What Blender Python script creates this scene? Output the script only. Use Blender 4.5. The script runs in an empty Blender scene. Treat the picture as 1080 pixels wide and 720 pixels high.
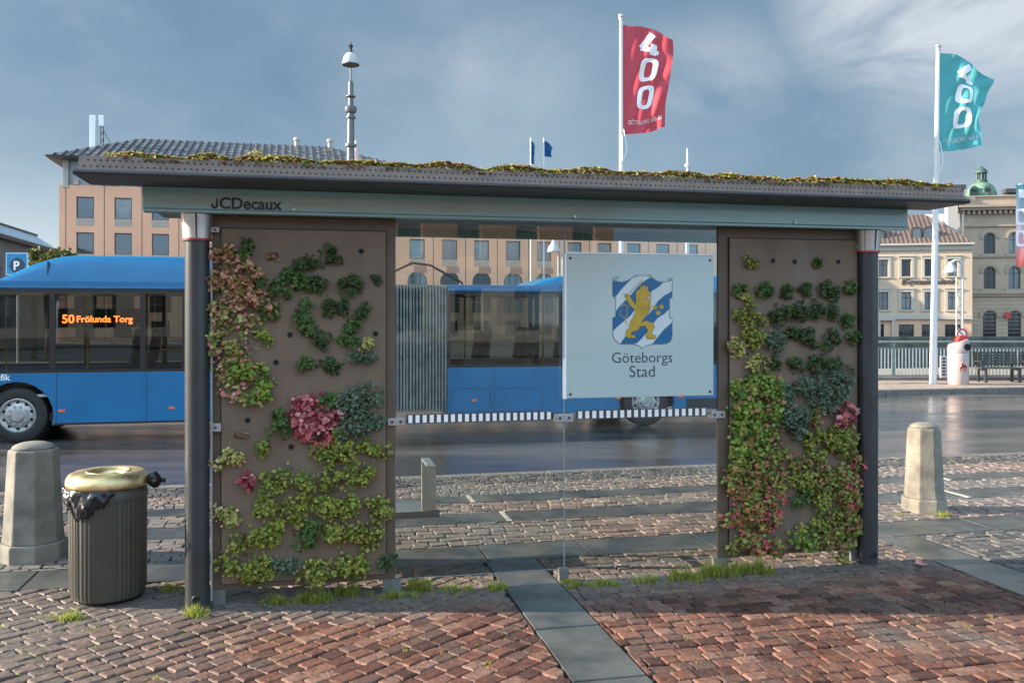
import bpy, bmesh, math, random
from mathutils import Vector, Matrix
S = bpy.context.scene
COL = S.collection
PI = math.pi
R = math.radians

# ------------------------------------------------------------------ camera
CAMZ = 2.0
FPX = 950.0
cd = bpy.data.cameras.new('camera'); cam = bpy.data.objects.new('camera', cd); COL.objects.link(cam)
cam.location = (0, 0, CAMZ); cam.rotation_euler = (R(90), 0, 0)
cd.sensor_width = 36; cd.lens = 36 * FPX / 1080; cd.shift_y = -25 / 1080
cd.clip_start = 0.1; cd.clip_end = 3000
S.camera = cam

# ------------------------------------------------------------------ sky, sun, exposure
SUN_EL = 20.5
SUN_DIR = Vector((1, -0.012, -math.tan(R(SUN_EL)))).normalized()   # the way the light travels
W = bpy.data.worlds.new('World'); S.world = W; W.use_nodes = True
nt = W.node_tree; N = nt.nodes; L = nt.links
for n in list(N): N.remove(n)
def nd(t, **k):
    n = N.new(t)
    for a, b in k.items(): setattr(n, a, b)
    return n
def val(n, i, v): n.inputs[i].default_value = v
out = nd('ShaderNodeOutputWorld'); bg = nd('ShaderNodeBackground'); val(bg, 'Strength', 0.1)
sky = nd('ShaderNodeTexSky', sky_type='NISHITA'); sky.sun_disc = False
sky.sun_elevation = R(SUN_EL); sky.sun_rotation = math.atan2(-SUN_DIR.x, -SUN_DIR.y)
sky.air_density = 1.0; sky.dust_density = 1.2; sky.ozone_density = 1.5
tc = nd('ShaderNodeTexCoord'); sep = nd('ShaderNodeSeparateXYZ'); L.new(tc.outputs['Generated'], sep.inputs[0])
zc = nd('ShaderNodeMath', operation='MAXIMUM'); L.new(sep.outputs['Z'], zc.inputs[0]); zc.inputs[1].default_value = 0.0
za = nd('ShaderNodeMath', operation='ADD'); L.new(zc.outputs[0], za.inputs[0]); za.inputs[1].default_value = 0.45
comb = nd('ShaderNodeCombineXYZ')
for ax in 'XY':
    d = nd('ShaderNodeMath', operation='DIVIDE'); L.new(sep.outputs[ax], d.inputs[0]); L.new(za.outputs[0], d.inputs[1]); L.new(d.outputs[0], comb.inputs[ax])
def noise(scale, detail, rough, loc, dist=0.3):
    m = nd('ShaderNodeMapping'); m.inputs['Location'].default_value = loc; L.new(comb.outputs[0], m.inputs['Vector'])
    n = nd('ShaderNodeTexNoise'); val(n, 'Scale', scale); val(n, 'Detail', detail); val(n, 'Roughness', rough); val(n, 'Distortion', dist)
    L.new(m.outputs[0], n.inputs['Vector']); return n
n1 = noise(1.15, 7, .52, (3.1, 1.3, 0)); n2 = noise(2.6, 8, .56, (7.7, 2.2, 4))
def ramp(src, p0, p1, c0=(0, 0, 0, 1), c1=(1, 1, 1, 1)):
    r = nd('ShaderNodeValToRGB'); r.color_ramp.elements[0].position = p0; r.color_ramp.elements[1].position = p1
    r.color_ramp.elements[0].color = c0; r.color_ramp.elements[1].color = c1; r.color_ramp.interpolation = 'EASE'
    L.new(src, r.inputs[0]); return r
# grey-blue rain cloud base with paler, torn cloud in front of it
cov = ramp(n1.outputs['Fac'], .38, .62)
base = nd('ShaderNodeMixRGB'); base.inputs[1].default_value = (.48, .82, 1.19, 1); base.inputs[2].default_value = (.90, 1.25, 1.60, 1); L.new(cov.outputs[0], base.inputs[0])
wisp = ramp(n2.outputs['Fac'], .50, .74)
def bank(cx, cy, rad, gain):          # a torn cloud bank in one part of the sky
    dv = nd('ShaderNodeVectorMath', operation='DISTANCE'); L.new(comb.outputs[0], dv.inputs[0]); dv.inputs[1].default_value = (cx, cy, 0)
    mr = nd('ShaderNodeMapRange'); L.new(dv.outputs['Value'], mr.inputs[0]); val(mr, 1, 0.0); val(mr, 2, rad); val(mr, 3, 1.0); val(mr, 4, 0.0)
    nr = nd('ShaderNodeMapRange'); L.new(n3.outputs['Fac'], nr.inputs[0]); val(nr, 1, .36); val(nr, 2, .60); val(nr, 3, 0.0); val(nr, 4, 1.0)
    a = nd('ShaderNodeMath', operation='MULTIPLY'); L.new(mr.outputs[0], a.inputs[0]); L.new(nr.outputs[0], a.inputs[1])
    b = nd('ShaderNodeMath', operation='MULTIPLY', use_clamp=True); L.new(a.outputs[0], b.inputs[0]); b.inputs[1].default_value = gain; return b
n3 = noise(3.6, 9, .58, (1.7, 5.2, 2), .5)
bk1 = bank(.58, 1.13, .26, 2.3); bk2 = bank(-.08, 1.36, .26, .45); bk3 = bank(.30, 1.34, .16, .5)
sa = nd('ShaderNodeMath', operation='MAXIMUM'); L.new(bk1.outputs[0], sa.inputs[0]); L.new(bk2.outputs[0], sa.inputs[1])
sb = nd('ShaderNodeMath', operation='MAXIMUM'); L.new(sa.outputs[0], sb.inputs[0]); L.new(bk3.outputs[0], sb.inputs[1])
w0 = nd('ShaderNodeMath', operation='MULTIPLY'); L.new(wisp.outputs[0], w0.inputs[0]); w0.inputs[1].default_value = .30
wm = nd('ShaderNodeMath', operation='MAXIMUM'); L.new(w0.outputs[0], wm.inputs[0]); L.new(sb.outputs[0], wm.inputs[1])
cl = nd('ShaderNodeMixRGB'); L.new(wm.outputs[0], cl.inputs[0]); L.new(base.outputs[0], cl.inputs[1]); cl.inputs[2].default_value = (2.25, 2.40, 2.52, 1)
# sky overhead and behind the viewer brightened to add fill on shaded fronts
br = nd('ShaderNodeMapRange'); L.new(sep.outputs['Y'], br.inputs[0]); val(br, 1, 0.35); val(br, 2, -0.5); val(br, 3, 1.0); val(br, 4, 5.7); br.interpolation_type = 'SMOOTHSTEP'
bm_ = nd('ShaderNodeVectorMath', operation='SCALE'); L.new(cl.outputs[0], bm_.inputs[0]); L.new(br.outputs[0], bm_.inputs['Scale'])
hz = ramp(zc.outputs[0], 0.03, 0.22, (1, 1, 1, 1), (0, 0, 0, 1))
hx = nd('ShaderNodeMapRange'); L.new(sep.outputs['X'], hx.inputs[0]); val(hx, 1, -.45); val(hx, 2, .35); val(hx, 3, .95); val(hx, 4, .15)
hm = nd('ShaderNodeMath', operation='MULTIPLY'); L.new(hz.outputs[0], hm.inputs[0]); L.new(hx.outputs[0], hm.inputs[1])
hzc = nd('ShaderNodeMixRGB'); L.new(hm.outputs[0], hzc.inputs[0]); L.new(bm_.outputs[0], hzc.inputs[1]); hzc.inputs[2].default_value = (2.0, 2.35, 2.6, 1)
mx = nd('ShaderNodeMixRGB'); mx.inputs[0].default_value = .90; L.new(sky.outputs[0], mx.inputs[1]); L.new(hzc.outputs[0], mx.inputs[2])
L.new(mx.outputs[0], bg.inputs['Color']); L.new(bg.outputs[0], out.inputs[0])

sl = bpy.data.lights.new('sun', 'SUN'); sun = bpy.data.objects.new('sun', sl); COL.objects.link(sun)
sl.energy = 5.0; sl.angle = R(0.5); sl.color = (1, .87, .70)
sun.rotation_euler = SUN_DIR.to_track_quat('-Z', 'Y').to_euler(); sun.location = (-20, 0, 20)
S.view_settings.view_transform = 'Standard'; S.view_settings.look = 'None'
S.view_settings.exposure = 1.6; S.view_settings.gamma = 1; S.view_settings.use_curve_mapping = False
rng = random.Random(7)

# ------------------------------------------------------------------ frames (real-world planes)
class Frame:
    """a vertical plane standing in the world: x runs along it, y away from the viewer, z up"""
    def __init__(s, o, deg):
        s.o = Vector(o); s.a = R(deg); s.u = Vector((math.cos(s.a), math.sin(s.a), 0)); s.n = Vector((-math.sin(s.a), math.cos(s.a), 0))
    def hit(s, px, py, v=0):
        r = Vector(((px - 540) / FPX, 1, (335 - py) / FPX)); c = Vector((0, 0, CAMZ))
        t = (v + (s.o - c).dot(s.n)) / r.dot(s.n); p = c + r * t - s.o
        return p.dot(s.u), p.z
    def world(s, u, v, z=0): return s.o + s.u * u + s.n * v + Vector((0, 0, z))
def at(px, py, Y): return Vector(((px - 540) / FPX * Y, Y, CAMZ + (335 - py) / FPX * Y))
SH = Frame((-2.177, 6.23, 0), 12.86)
ROADZ = -.12
BUS = Frame((-8.33, 15.14, ROADZ), 12.8)
OR_ = Frame((-40.6, 80.75, ROADZ), 13.5)

# ------------------------------------------------------------------ materials
MATS = {}
def mk(name, c, rough=.6, metal=0, var=.12, scale=6, bump=0, bscale=60, c2=None, stretch=None, rvar=0, spec=.5, coat=0, p=(.35, .65)):
    if name in MATS: return MATS[name]
    m = bpy.data.materials.new(name); m.use_nodes = True; t = m.node_tree; n = t.nodes; b = n['Principled BSDF']
    b.inputs['Metallic'].default_value = metal; b.inputs['Roughness'].default_value = rough; b.inputs['Specular IOR Level'].default_value = spec
    b.inputs['Coat Weight'].default_value = coat; b.inputs['Coat Roughness'].default_value = .06
    co = n.new('ShaderNodeTexCoord'); mp = n.new('ShaderNodeMapping'); t.links.new(co.outputs['Object'], mp.inputs[0])
    if stretch: mp.inputs['Scale'].default_value = stretch
    ns = n.new('ShaderNodeTexNoise'); ns.inputs['Scale'].default_value = scale; ns.inputs['Detail'].default_value = 8; ns.inputs['Roughness'].default_value = .62
    t.links.new(mp.outputs[0], ns.inputs['Vector'])
    rp = n.new('ShaderNodeValToRGB'); e = rp.color_ramp.elements; e[0].position, e[1].position = p
    if c2 is None:
        e[0].color = tuple(x * (1 - var) for x in c) + (1,); e[1].color = tuple(min(1, x * (1 + var)) for x in c) + (1,)
    else: e[0].color = tuple(c) + (1,); e[1].color = tuple(c2) + (1,)
    t.links.new(ns.outputs['Fac'], rp.inputs[0]); t.links.new(rp.outputs[0], b.inputs['Base Color'])
    if rvar:
        mr = n.new('ShaderNodeMapRange'); mr.inputs[1].default_value = .35; mr.inputs[2].default_value = .65
        mr.inputs[3].default_value = max(.02, rough - rvar); mr.inputs[4].default_value = min(1, rough + rvar)
        n2_ = n.new('ShaderNodeTexNoise'); n2_.inputs['Scale'].default_value = scale * .6; n2_.inputs['Detail'].default_value = 6; t.links.new(mp.outputs[0], n2_.inputs['Vector'])
        t.links.new(n2_.outputs['Fac'], mr.inputs[0]); t.links.new(mr.outputs[0], b.inputs['Roughness'])
    if bump:
        nb = n.new('ShaderNodeTexNoise'); nb.inputs['Scale'].default_value = bscale; nb.inputs['Detail'].default_value = 6; t.links.new(mp.outputs[0], nb.inputs['Vector'])
        bp = n.new('ShaderNodeBump'); bp.inputs['Strength'].default_value = bump; bp.inputs['Distance'].default_value = .01
        t.links.new(nb.outputs['Fac'], bp.inputs['Height']); t.links.new(bp.outputs[0], b.inputs['Normal'])
    MATS[name] = m; return m
def glass(name, tint, refl, rough=0.0):
    """clear pane: tinted see-through plus a fresnel mirror"""
    m = bpy.data.materials.new(name); m.use_nodes = True; t = m.node_tree; n = t.nodes; n.remove(n['Principled BSDF']); o = n['Material Output']
    tr = n.new('ShaderNodeBsdfTransparent'); tr.inputs[0].default_value = tuple(tint) + (1,)
    gl = n.new('ShaderNodeBsdfGlossy'); gl.inputs['Roughness'].default_value = rough; gl.inputs[0].default_value = (.95, .97, 1, 1)
    fr = n.new('ShaderNodeFresnel'); fr.inputs[0].default_value = 1.45
    ml = n.new('ShaderNodeMath'); ml.operation = 'MULTIPLY'; ml.use_clamp = True; ml.inputs[1].default_value = refl; t.links.new(fr.outputs[0], ml.inputs[0])
    tcn = n.new('ShaderNodeTexCoord'); nz = n.new('ShaderNodeTexNoise'); nz.inputs['Scale'].default_value = .7; nz.inputs['Detail'].default_value = 1; t.links.new(tcn.outputs['Object'], nz.inputs['Vector'])
    bp = n.new('ShaderNodeBump'); bp.inputs['Strength'].default_value = .10; bp.inputs['Distance'].default_value = .02; t.links.new(nz.outputs['Fac'], bp.inputs['Height']); t.links.new(bp.outputs[0], gl.inputs['Normal'])
    mxs = n.new('ShaderNodeMixShader'); t.links.new(ml.outputs[0], mxs.inputs[0]); t.links.new(tr.outputs[0], mxs.inputs[1]); t.links.new(gl.outputs[0], mxs.inputs[2]); t.links.new(mxs.outputs[0], o.inputs[0])
    MATS[name] = m; return m
def emit(name, c, s):
    m = bpy.data.materials.new(name); m.use_nodes = True; b = m.node_tree.nodes['Principled BSDF']
    b.inputs['Base Color'].default_value = tuple(c) + (1,); b.inputs['Emission Color'].default_value = tuple(c) + (1,); b.inputs['Emission Strength'].default_value = s
    return m
def island(name, cols, rough=.6, transl=0, grey=None, bump=0, bscale=90, wet=False, spec=.4, gpos=(.42, .58), gscale=.45, zone=False):
    """each separate piece of the mesh (a sett, a leaf) takes its own tone"""
    m = bpy.data.materials.new(name); m.use_nodes = True; t = m.node_tree; n = t.nodes; b = n['Principled BSDF']; o = n['Material Output']
    b.inputs['Roughness'].default_value = rough; b.inputs['Specular IOR Level'].default_value = spec
    g = n.new('ShaderNodeNewGeometry'); rp = n.new('ShaderNodeValToRGB'); cr = rp.color_ramp; cr.interpolation = 'CONSTANT' if len(cols) > 3 else 'LINEAR'
    while len(cr.elements) < len(cols): cr.elements.new(.5)
    for i, c in enumerate(cols): cr.elements[i].position = i / len(cols) if len(cols) > 3 else i / max(1, len(cols) - 1); cr.elements[i].color = tuple(c) + (1,)
    t.links.new(g.outputs['Random Per Island'], rp.inputs[0]); colour = rp.outputs[0]
    co = n.new('ShaderNodeTexCoord')
    def nz(s, d=6):
        q = n.new('ShaderNodeTexNoise'); q.inputs['Scale'].default_value = s; q.inputs['Detail'].default_value = d; q.inputs['Roughness'].default_value = .6; t.links.new(co.outputs['Object'], q.inputs['Vector']); return q
    if grey:
        rg = n.new('ShaderNodeValToRGB'); rg.color_ramp.elements[0].position, rg.color_ramp.elements[1].position = gpos; t.links.new(nz(gscale, 4).outputs['Fac'], rg.inputs[0])
        gf = rg.outputs[0]
        if zone:            # the paving was relaid in grey stone near the shelter and towards the bin
            def axis(vec, off, a, b, amp):
                dp = n.new('ShaderNodeVectorMath'); dp.operation = 'DOT_PRODUCT'; t.links.new(co.outputs['Object'], dp.inputs[0]); dp.inputs[1].default_value = tuple(vec)
                q = n.new('ShaderNodeMath'); q.operation = 'MULTIPLY_ADD'; t.links.new(nz(1.6, 5).outputs['Fac'], q.inputs[0]); q.inputs[1].default_value = amp; t.links.new(dp.outputs['Value'], q.inputs[2])
                m_ = n.new('ShaderNodeMapRange'); t.links.new(q.outputs[0], m_.inputs[0]); m_.inputs[1].default_value = a + off + amp * .5; m_.inputs[2].default_value = b + off + amp * .5; return m_.outputs[0]
            mxa = n.new('ShaderNodeMath'); mxa.operation = 'MAXIMUM'; t.links.new(axis(SH.n, SH.o.dot(SH.n), -.62, -.22, .9), mxa.inputs[0]); t.links.new(axis(SH.u, SH.o.dot(SH.u), .7, -.9, 1.4), mxa.inputs[1])
            mxb = n.new('ShaderNodeMath'); mxb.operation = 'MAXIMUM'; t.links.new(mxa.outputs[0], mxb.inputs[0]); t.links.new(rg.outputs[0], mxb.inputs[1])
            mxc = n.new('ShaderNodeMath'); mxc.operation = 'MULTIPLY'; t.links.new(mxb.outputs[0], mxc.inputs[0]); mxc.inputs[1].default_value = .82; gf = mxc.outputs[0]
        gm = n.new('ShaderNodeMixRGB'); t.links.new(gf, gm.inputs[0]); t.links.new(colour, gm.inputs[1]); gm.inputs[2].default_value = tuple(grey) + (1,); colour = gm.outputs[0]
    sp = n.new('ShaderNodeMixRGB'); sp.blend_type = 'MULTIPLY'; sp.inputs[0].default_value = .8
    r2 = n.new('ShaderNodeValToRGB'); r2.color_ramp.elements[0].position = .3; r2.color_ramp.elements[1].position = .72; r2.color_ramp.elements[0].color = (.42, .42, .42, 1); r2.color_ramp.elements[1].color = (1.4, 1.4, 1.4, 1)
    t.links.new(nz(bscale * .5).outputs['Fac'], r2.inputs[0]); t.links.new(colour, sp.inputs[1]); t.links.new(r2.outputs[0], sp.inputs[2]); colour = sp.outputs[0]
    t.links.new(colour, b.inputs['Base Color'])
    if wet:
        mr = n.new('ShaderNodeMapRange'); mr.inputs[1].default_value = .4; mr.inputs[2].default_value = .62; mr.inputs[3].default_value = rough; mr.inputs[4].default_value = rough * .6
        t.links.new(nz(1.3, 5).outputs['Fac'], mr.inputs[0]); t.links.new(mr.outputs[0], b.inputs['Roughness'])
    if bump:
        bp = n.new('ShaderNodeBump'); bp.inputs['Strength'].default_value = bump; bp.inputs['Distance'].default_value = .01; t.links.new(nz(bscale).outputs['Fac'], bp.inputs['Height']); t.links.new(bp.outputs[0], b.inputs['Normal'])
    if transl:
        tl = n.new('ShaderNodeBsdfTranslucent'); t.links.new(colour, tl.inputs[0]); ms = n.new('ShaderNodeMixShader'); ms.inputs[0].default_value = transl
        t.links.new(b.outputs[0], ms.inputs[1]); t.links.new(tl.outputs[0], ms.inputs[2]); t.links.new(ms.outputs[0], o.inputs[0])
    return m

brown = mk('brown_coated_metal', (.150, .106, .073), .5, var=.13, scale=2.2, spec=.35, stretch=(2.2, 1, .6), rvar=.14)
brown_dk = mk('brown_frame_metal', (.102, .073, .050), .5, var=.08, scale=3, spec=.35)
charcoal = mk('charcoal_metal', (.030, .032, .033), .38, var=.15, scale=4)
darkmetal = mk('dark_metal', (.035, .036, .037), .45, var=.15)
teal = mk('teal_enamel', (.19, .355, .365), .24, var=.06, scale=1.5, stretch=(1, 1, 4), coat=.4)
soffit_m = mk('grey_soffit', (.10, .12, .12), .45, var=.1)
steel = mk('brushed_steel', (.50, .48, .455), .48, 1, var=.12, scale=10)
alu = mk('pale_aluminium', (.33, .33, .325), .45, .3, var=.06)
red = mk('red_enamel', (.40, .02, .03), .4)
black = mk('black_rubber', (.02, .02, .021), .7, var=.2)
blackgloss = mk('black_gloss', (.012, .013, .014), .12, var=.2)
white = mk('white_paint', (.80, .80, .79), .4, var=.04, scale=3)
navy = mk('dark_ink', (.015, .025, .045), .5, var=.05)
perf = mk('brown_perforated_edge', (.165, .115, .09), .6, var=.15, scale=10)
hole_m = mk('hole_black', (.006, .006, .006), .9)
pane_glass = glass('shelter_glass', (.89, .93, .92), .85)
bus_glass = glass('bus_glass', (.62, .65, .65), .85)

# ------------------------------------------------------------------ mesh builder
class MB:
    def __init__(s): s.v = []; s.f = []; s.mi = []; s.cur = 0
    def add(s, vs, fs):
        o = len(s.v); s.v += [tuple(v) for v in vs]; s.f += [tuple(i + o for i in f) for f in fs]; s.mi += [s.cur] * len(fs); return s
    def box(s, x0, x1, y0, y1, z0, z1, M=None):
        vs = [Vector((x, y, z)) for x in (x0, x1) for y in (y0, y1) for z in (z0, z1)]
        if M is not None: vs = [M @ v for v in vs]
        return s.add(vs, [(0, 1, 3, 2), (4, 6, 7, 5), (0, 4, 5, 1), (2, 3, 7, 6), (0, 2, 6, 4), (1, 5, 7, 3)])
    def prism(s, poly, y0, y1, axis='y'):
        n = len(poly)
        def pt(a, b, y): return {'y': (a, y, b), 'z': (a, b, y), 'x': (y, a, b)}[axis]
        return s.add([pt(a, b, y0) for a, b in poly] + [pt(a, b, y1) for a, b in poly],
                     [tuple(range(n)), tuple(range(2 * n - 1, n - 1, -1))] + [(i, (i + 1) % n, n + (i + 1) % n, n + i) for i in range(n)])
    def lathe(s, prof, seg=24, c=(0, 0, 0), axis='z', caps=True, a0=0.0, rad=None):
        vs = []; n = len(prof)
        for r, z in prof:
            for k in range(seg):
                a = a0 + 2 * PI * k / seg; rr = r * (rad(a, z) if rad else 1); x, y = rr * math.cos(a), rr * math.sin(a)
                p = {'z': (x, y, z), 'y': (x, z, y), 'x': (z, x, y)}[axis]; vs.append((c[0] + p[0], c[1] + p[1], c[2] + p[2]))
        fs = [(i * seg + k, i * seg + (k + 1) % seg, (i + 1) * seg + (k + 1) % seg, (i + 1) * seg + k) for i in range(n - 1) for k in range(seg)]
        if caps: fs += [tuple(range(seg)), tuple((n - 1) * seg + k for k in range(seg))]
        return s.add(vs, fs)
    def tube(s, pts, r, seg=8, closed=False):
        pts = [Vector(p) for p in pts]; rs = r if isinstance(r, (list, tuple)) else [r] * len(pts); vs = []
        for i, p in enumerate(pts):
            a = pts[max(0, i - 1)]; b = pts[min(len(pts) - 1, i + 1)]; d = (b - a).normalized()
            ref = Vector((0, 0, 1)) if abs(d.z) < .9 else Vector((1, 0, 0)); e1 = d.cross(ref).normalized(); e2 = d.cross(e1)
            vs += [p + (e1 * math.cos(2 * PI * k / seg) + e2 * math.sin(2 * PI * k / seg)) * rs[i] for k in range(seg)]
        fs = [(i * seg + k, i * seg + (k + 1) % seg, (i + 1) * seg + (k + 1) % seg, (i + 1) * seg + k) for i in range(len(pts) - 1) for k in range(seg)]
        fs += [tuple(range(seg)), tuple((len(pts) - 1) * seg + k for k in range(seg))]
        return s.add(vs, fs)
    def stroke(s, pts, w, y0, y1, closed=False):
        """flat drawn line in the x-z plane"""
        P = [Vector(p) for p in pts]; n = len(P); rng_ = range(n if closed else n - 1)
        for i in rng_:
            a, b = P[i], P[(i + 1) % n]; d = (b - a); ln = d.length
            if ln < 1e-6: continue
            d /= ln; q = Vector((-d.y, d.x)) * w / 2; a2 = a - d * w * .35; b2 = b + d * w * .35
            s.prism([tuple(a2 + q), tuple(a2 - q), tuple(b2 - q), tuple(b2 + q)], y0, y1)
        return s
    def sphere(s, c, r, seg=12, rings=8, sc=(1, 1, 1)):
        prof = [(max(1e-4, math.sin(PI * i / rings)), -math.cos(PI * i / rings)) for i in range(rings + 1)]
        o = len(s.v); s.lathe(prof, seg)
        s.v[o:] = [(c[0] + x * r * sc[0], c[1] + y * r * sc[1], c[2] + z * r * sc[2]) for x, y, z in s.v[o:]]
        return s
    def mesh(s, name, mats, smooth=False, bevel=0, fix=True, seg=2):
        me = bpy.data.meshes.new(name); me.from_pydata(s.v, [], s.f)
        ms = mats if isinstance(mats, (list, tuple)) else [mats]
        for m in ms: me.materials.append(m)
        if len(ms) > 1: me.polygons.foreach_set('material_index', s.mi)
        if fix or bevel:
            bm = bmesh.new(); bm.from_mesh(me)
            if fix: bmesh.ops.recalc_face_normals(bm, faces=bm.faces)
            if bevel:
                es = [e for e in bm.edges if len(e.link_faces) == 2 and e.calc_face_angle(0) > .45]
                bmesh.ops.bevel(bm, geom=es, offset=bevel, segments=seg, affect='EDGES', profile=.6)
            bm.to_mesh(me); bm.free()
        if smooth:
            me.polygons.foreach_set('use_smooth', [True] * len(me.polygons))
            if smooth != 'all': me.set_sharp_from_angle(angle=R(35))
        me.update(); return me
def obj(name, mb, mat, parent=None, label=None, loc=None, rot=None, **k):
    me = mb.mesh(name, mat, **k) if isinstance(mb, MB) else mb
    o = bpy.data.objects.new(name, me); COL.objects.link(o)
    if parent is not None: o.parent = parent
    if label: o['label'] = label
    if loc is not None: o.location = loc
    if rot is not None: o.rotation_euler = rot
    return o
def tag(o, label=None, cat=None, group=None, kind=None):
    if label: o['label'] = label
    if cat: o['category'] = cat
    if group: o['group'] = group
    if kind: o['kind'] = kind
    return o
def thing(name, label, cat, loc=(0, 0, 0), rz=0, group=None):
    o = bpy.data.objects.new(name, None); COL.objects.link(o); o.location = loc; o.rotation_euler = (0, 0, rz); o.empty_display_size = .2
    return tag(o, label, cat, group)
def clone(o, parent=None):
    c = o.copy(); COL.objects.link(c)
    if parent is not None: c.parent = parent
    for ch in list(o.children): clone(ch, c)
    return c
def text_mb(s, size, depth=.004, align='CENTER', space=1.0, xs=1.0, bold=0.0):
    cu = bpy.data.curves.new('lettering', 'FONT'); cu.body = s; cu.size = size; cu.extrude = depth / 2; cu.align_x = align; cu.space_character = space; cu.offset = bold; cu.resolution_u = 4
    o = bpy.data.objects.new('lettering', cu); COL.objects.link(o)
    dg = bpy.context.evaluated_depsgraph_get(); me = bpy.data.meshes.new_from_object(o.evaluated_get(dg))
    mb = MB(); mb.add([(v.co.x * xs, -v.co.z, v.co.y) for v in me.vertices], [tuple(p.vertices) for p in me.polygons])
    bpy.data.objects.remove(o); bpy.data.curves.remove(cu); bpy.data.meshes.remove(me)
    return mb
def shift(mb, x=0, y=0, z=0): mb.v = [(a + x, b + y, c + z) for a, b, c in mb.v]; return mb
def fit(mb, x0, x1, z0=None, y=0):
    """scale flat lettering so that it spans x0..x1 and stands on z0"""
    a = min(v[0] for v in mb.v); b = max(v[0] for v in mb.v); k = (x1 - x0) / (b - a)
    mb.v = [((v[0] - a) * k + x0, v[1] + y, v[2] * k + z0) for v in mb.v]; return mb

# ================================================================== THE GROUND
ground_m = mk('far_ground', (.12, .11, .10), .9, var=.2, scale=.4)
CX0, CX1, CY0, CY1 = 13.0, 260.0, 29.35, 84.0         # the canal beyond the quay railing
gp = [(-900, -300), (900, -300), (900, 1500), (-900, 1500), (CX0, CY0), (CX1, CY0), (CX1, CY1), (CX0, CY1)]
obj('ground', MB().add([(x, y, -.17) for x, y in gp], [(0, 1, 5, 4), (1, 2, 6, 5), (2, 3, 7, 6), (3, 0, 4, 7)]), ground_m, fix=False)['kind'] = 'structure'
# road: wet asphalt
def road_material():
    m = bpy.data.materials.new('wet_asphalt'); m.use_nodes = True; t = m.node_tree; n = t.nodes; b = n['Principled BSDF']
    co = n.new('ShaderNodeTexCoord')
    def nz(scale, det, sx=1, sy=1):
        mp = n.new('ShaderNodeMapping'); mp.inputs['Scale'].default_value = (sx, sy, 1); t.links.new(co.outputs['Object'], mp.inputs[0])
        q = n.new('ShaderNodeTexNoise'); q.inputs['Scale'].default_value = scale; q.inputs['Detail'].default_value = det; q.inputs['Roughness'].default_value = .6; t.links.new(mp.outputs[0], q.inputs['Vector']); return q
    w = nz(.55, 6, .35, 1.2)
    wr = n.new('ShaderNodeValToRGB'); wr.color_ramp.elements[0].position = .40; wr.color_ramp.elements[1].position = .60; t.links.new(w.outputs['Fac'], wr.inputs[0])
    c = n.new('ShaderNodeMixRGB'); t.links.new(wr.outputs[0], c.inputs[0]); c.inputs[1].default_value = (.050, .045, .043, 1); c.inputs[2].default_value = (.105, .090, .084, 1)
    g = nz(140, 3); gm = n.new('ShaderNodeMixRGB'); gm.blend_type = 'MULTIPLY'; gm.inputs[0].default_value = .55; t.links.new(c.outputs[0], gm.inputs[1])
    gr = n.new('ShaderNodeValToRGB'); gr.color_ramp.elements[0].position = .3; gr.color_ramp.elements[1].position = .7; gr.color_ramp.elements[0].color = (.5, .5, .5, 1); gr.color_ramp.elements[1].color = (1.5, 1.5, 1.5, 1); t.links.new(g.outputs['Fac'], gr.inputs[0]); t.links.new(gr.outputs[0], gm.inputs[2])
    t.links.new(gm.outputs[0], b.inputs['Base Color'])
    mr = n.new('ShaderNodeMapRange'); mr.inputs[3].default_value = .06; mr.inputs[4].default_value = .28; t.links.new(wr.outputs[0], mr.inputs[0]); t.links.new(mr.outputs[0], b.inputs['Roughness'])
    bp = n.new('ShaderNodeBump'); bp.inputs['Strength'].default_value = .16; bp.inputs['Distance'].default_value = .006; t.links.new(g.outputs['Fac'], bp.inputs['Height']); t.links.new(bp.outputs[0], b.inputs['Normal'])
    b.inputs['Specular IOR Level'].default_value = .62
    return m
def sheet(name, u0, u1, v0, v1, z, mat, frame=SH):
    mb = MB().add([tuple(frame.world(u, v, z)) for u, v in ((u0, v0), (u1, v0), (u1, v1), (u0, v1))], [(0, 1, 2, 3)])
    o = obj(name, mb, mat); o['kind'] = 'structure'; return o
KERB_V = 4.85; FAR_V = 15.1
sheet('road', -90, 90, KERB_V - .05, FAR_V + .1, ROADZ, road_material())
kerb_m = mk('granite_kerb', (.15, .135, .125), .75, var=.3, scale=14, spec=.25, bump=.4, bscale=80)
def kerb(name, v0, v1, u0, u1, step, ztop):
    mb = MB(); u = u0
    while u < u1:
        l = step * rng.uniform(.85, 1.2); mb.box(u, u + l - .012, v0, v1, -.2, ztop + rng.uniform(-.004, .004)); u += l
    o = obj(name, mb, kerb_m, loc=SH.o, rot=(0, 0, SH.a), bevel=.012); o['kind'] = 'structure'; return o
kerb('kerb', 4.67, KERB_V, -14, 16, 1.0, .002)
kerb('far_kerb', FAR_V, FAR_V + .3, -30, 40, 1.1, .03)
farpave_m = mk('far_pavement_concrete', (.30, .23, .185), .7, var=.25, scale=3, bump=.3)
sheet('far_pavement', -60, 60, FAR_V + .28, 24.5, .02, farpave_m)
# base under the setts (sand in the joints)
sand_m = mk('joint_sand', (.032, .026, .020), .95, var=.4, scale=25, bump=.6, bscale=120)
sheet('plaza', -16, 18, -9, 4.68, -.026, sand_m)

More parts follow.
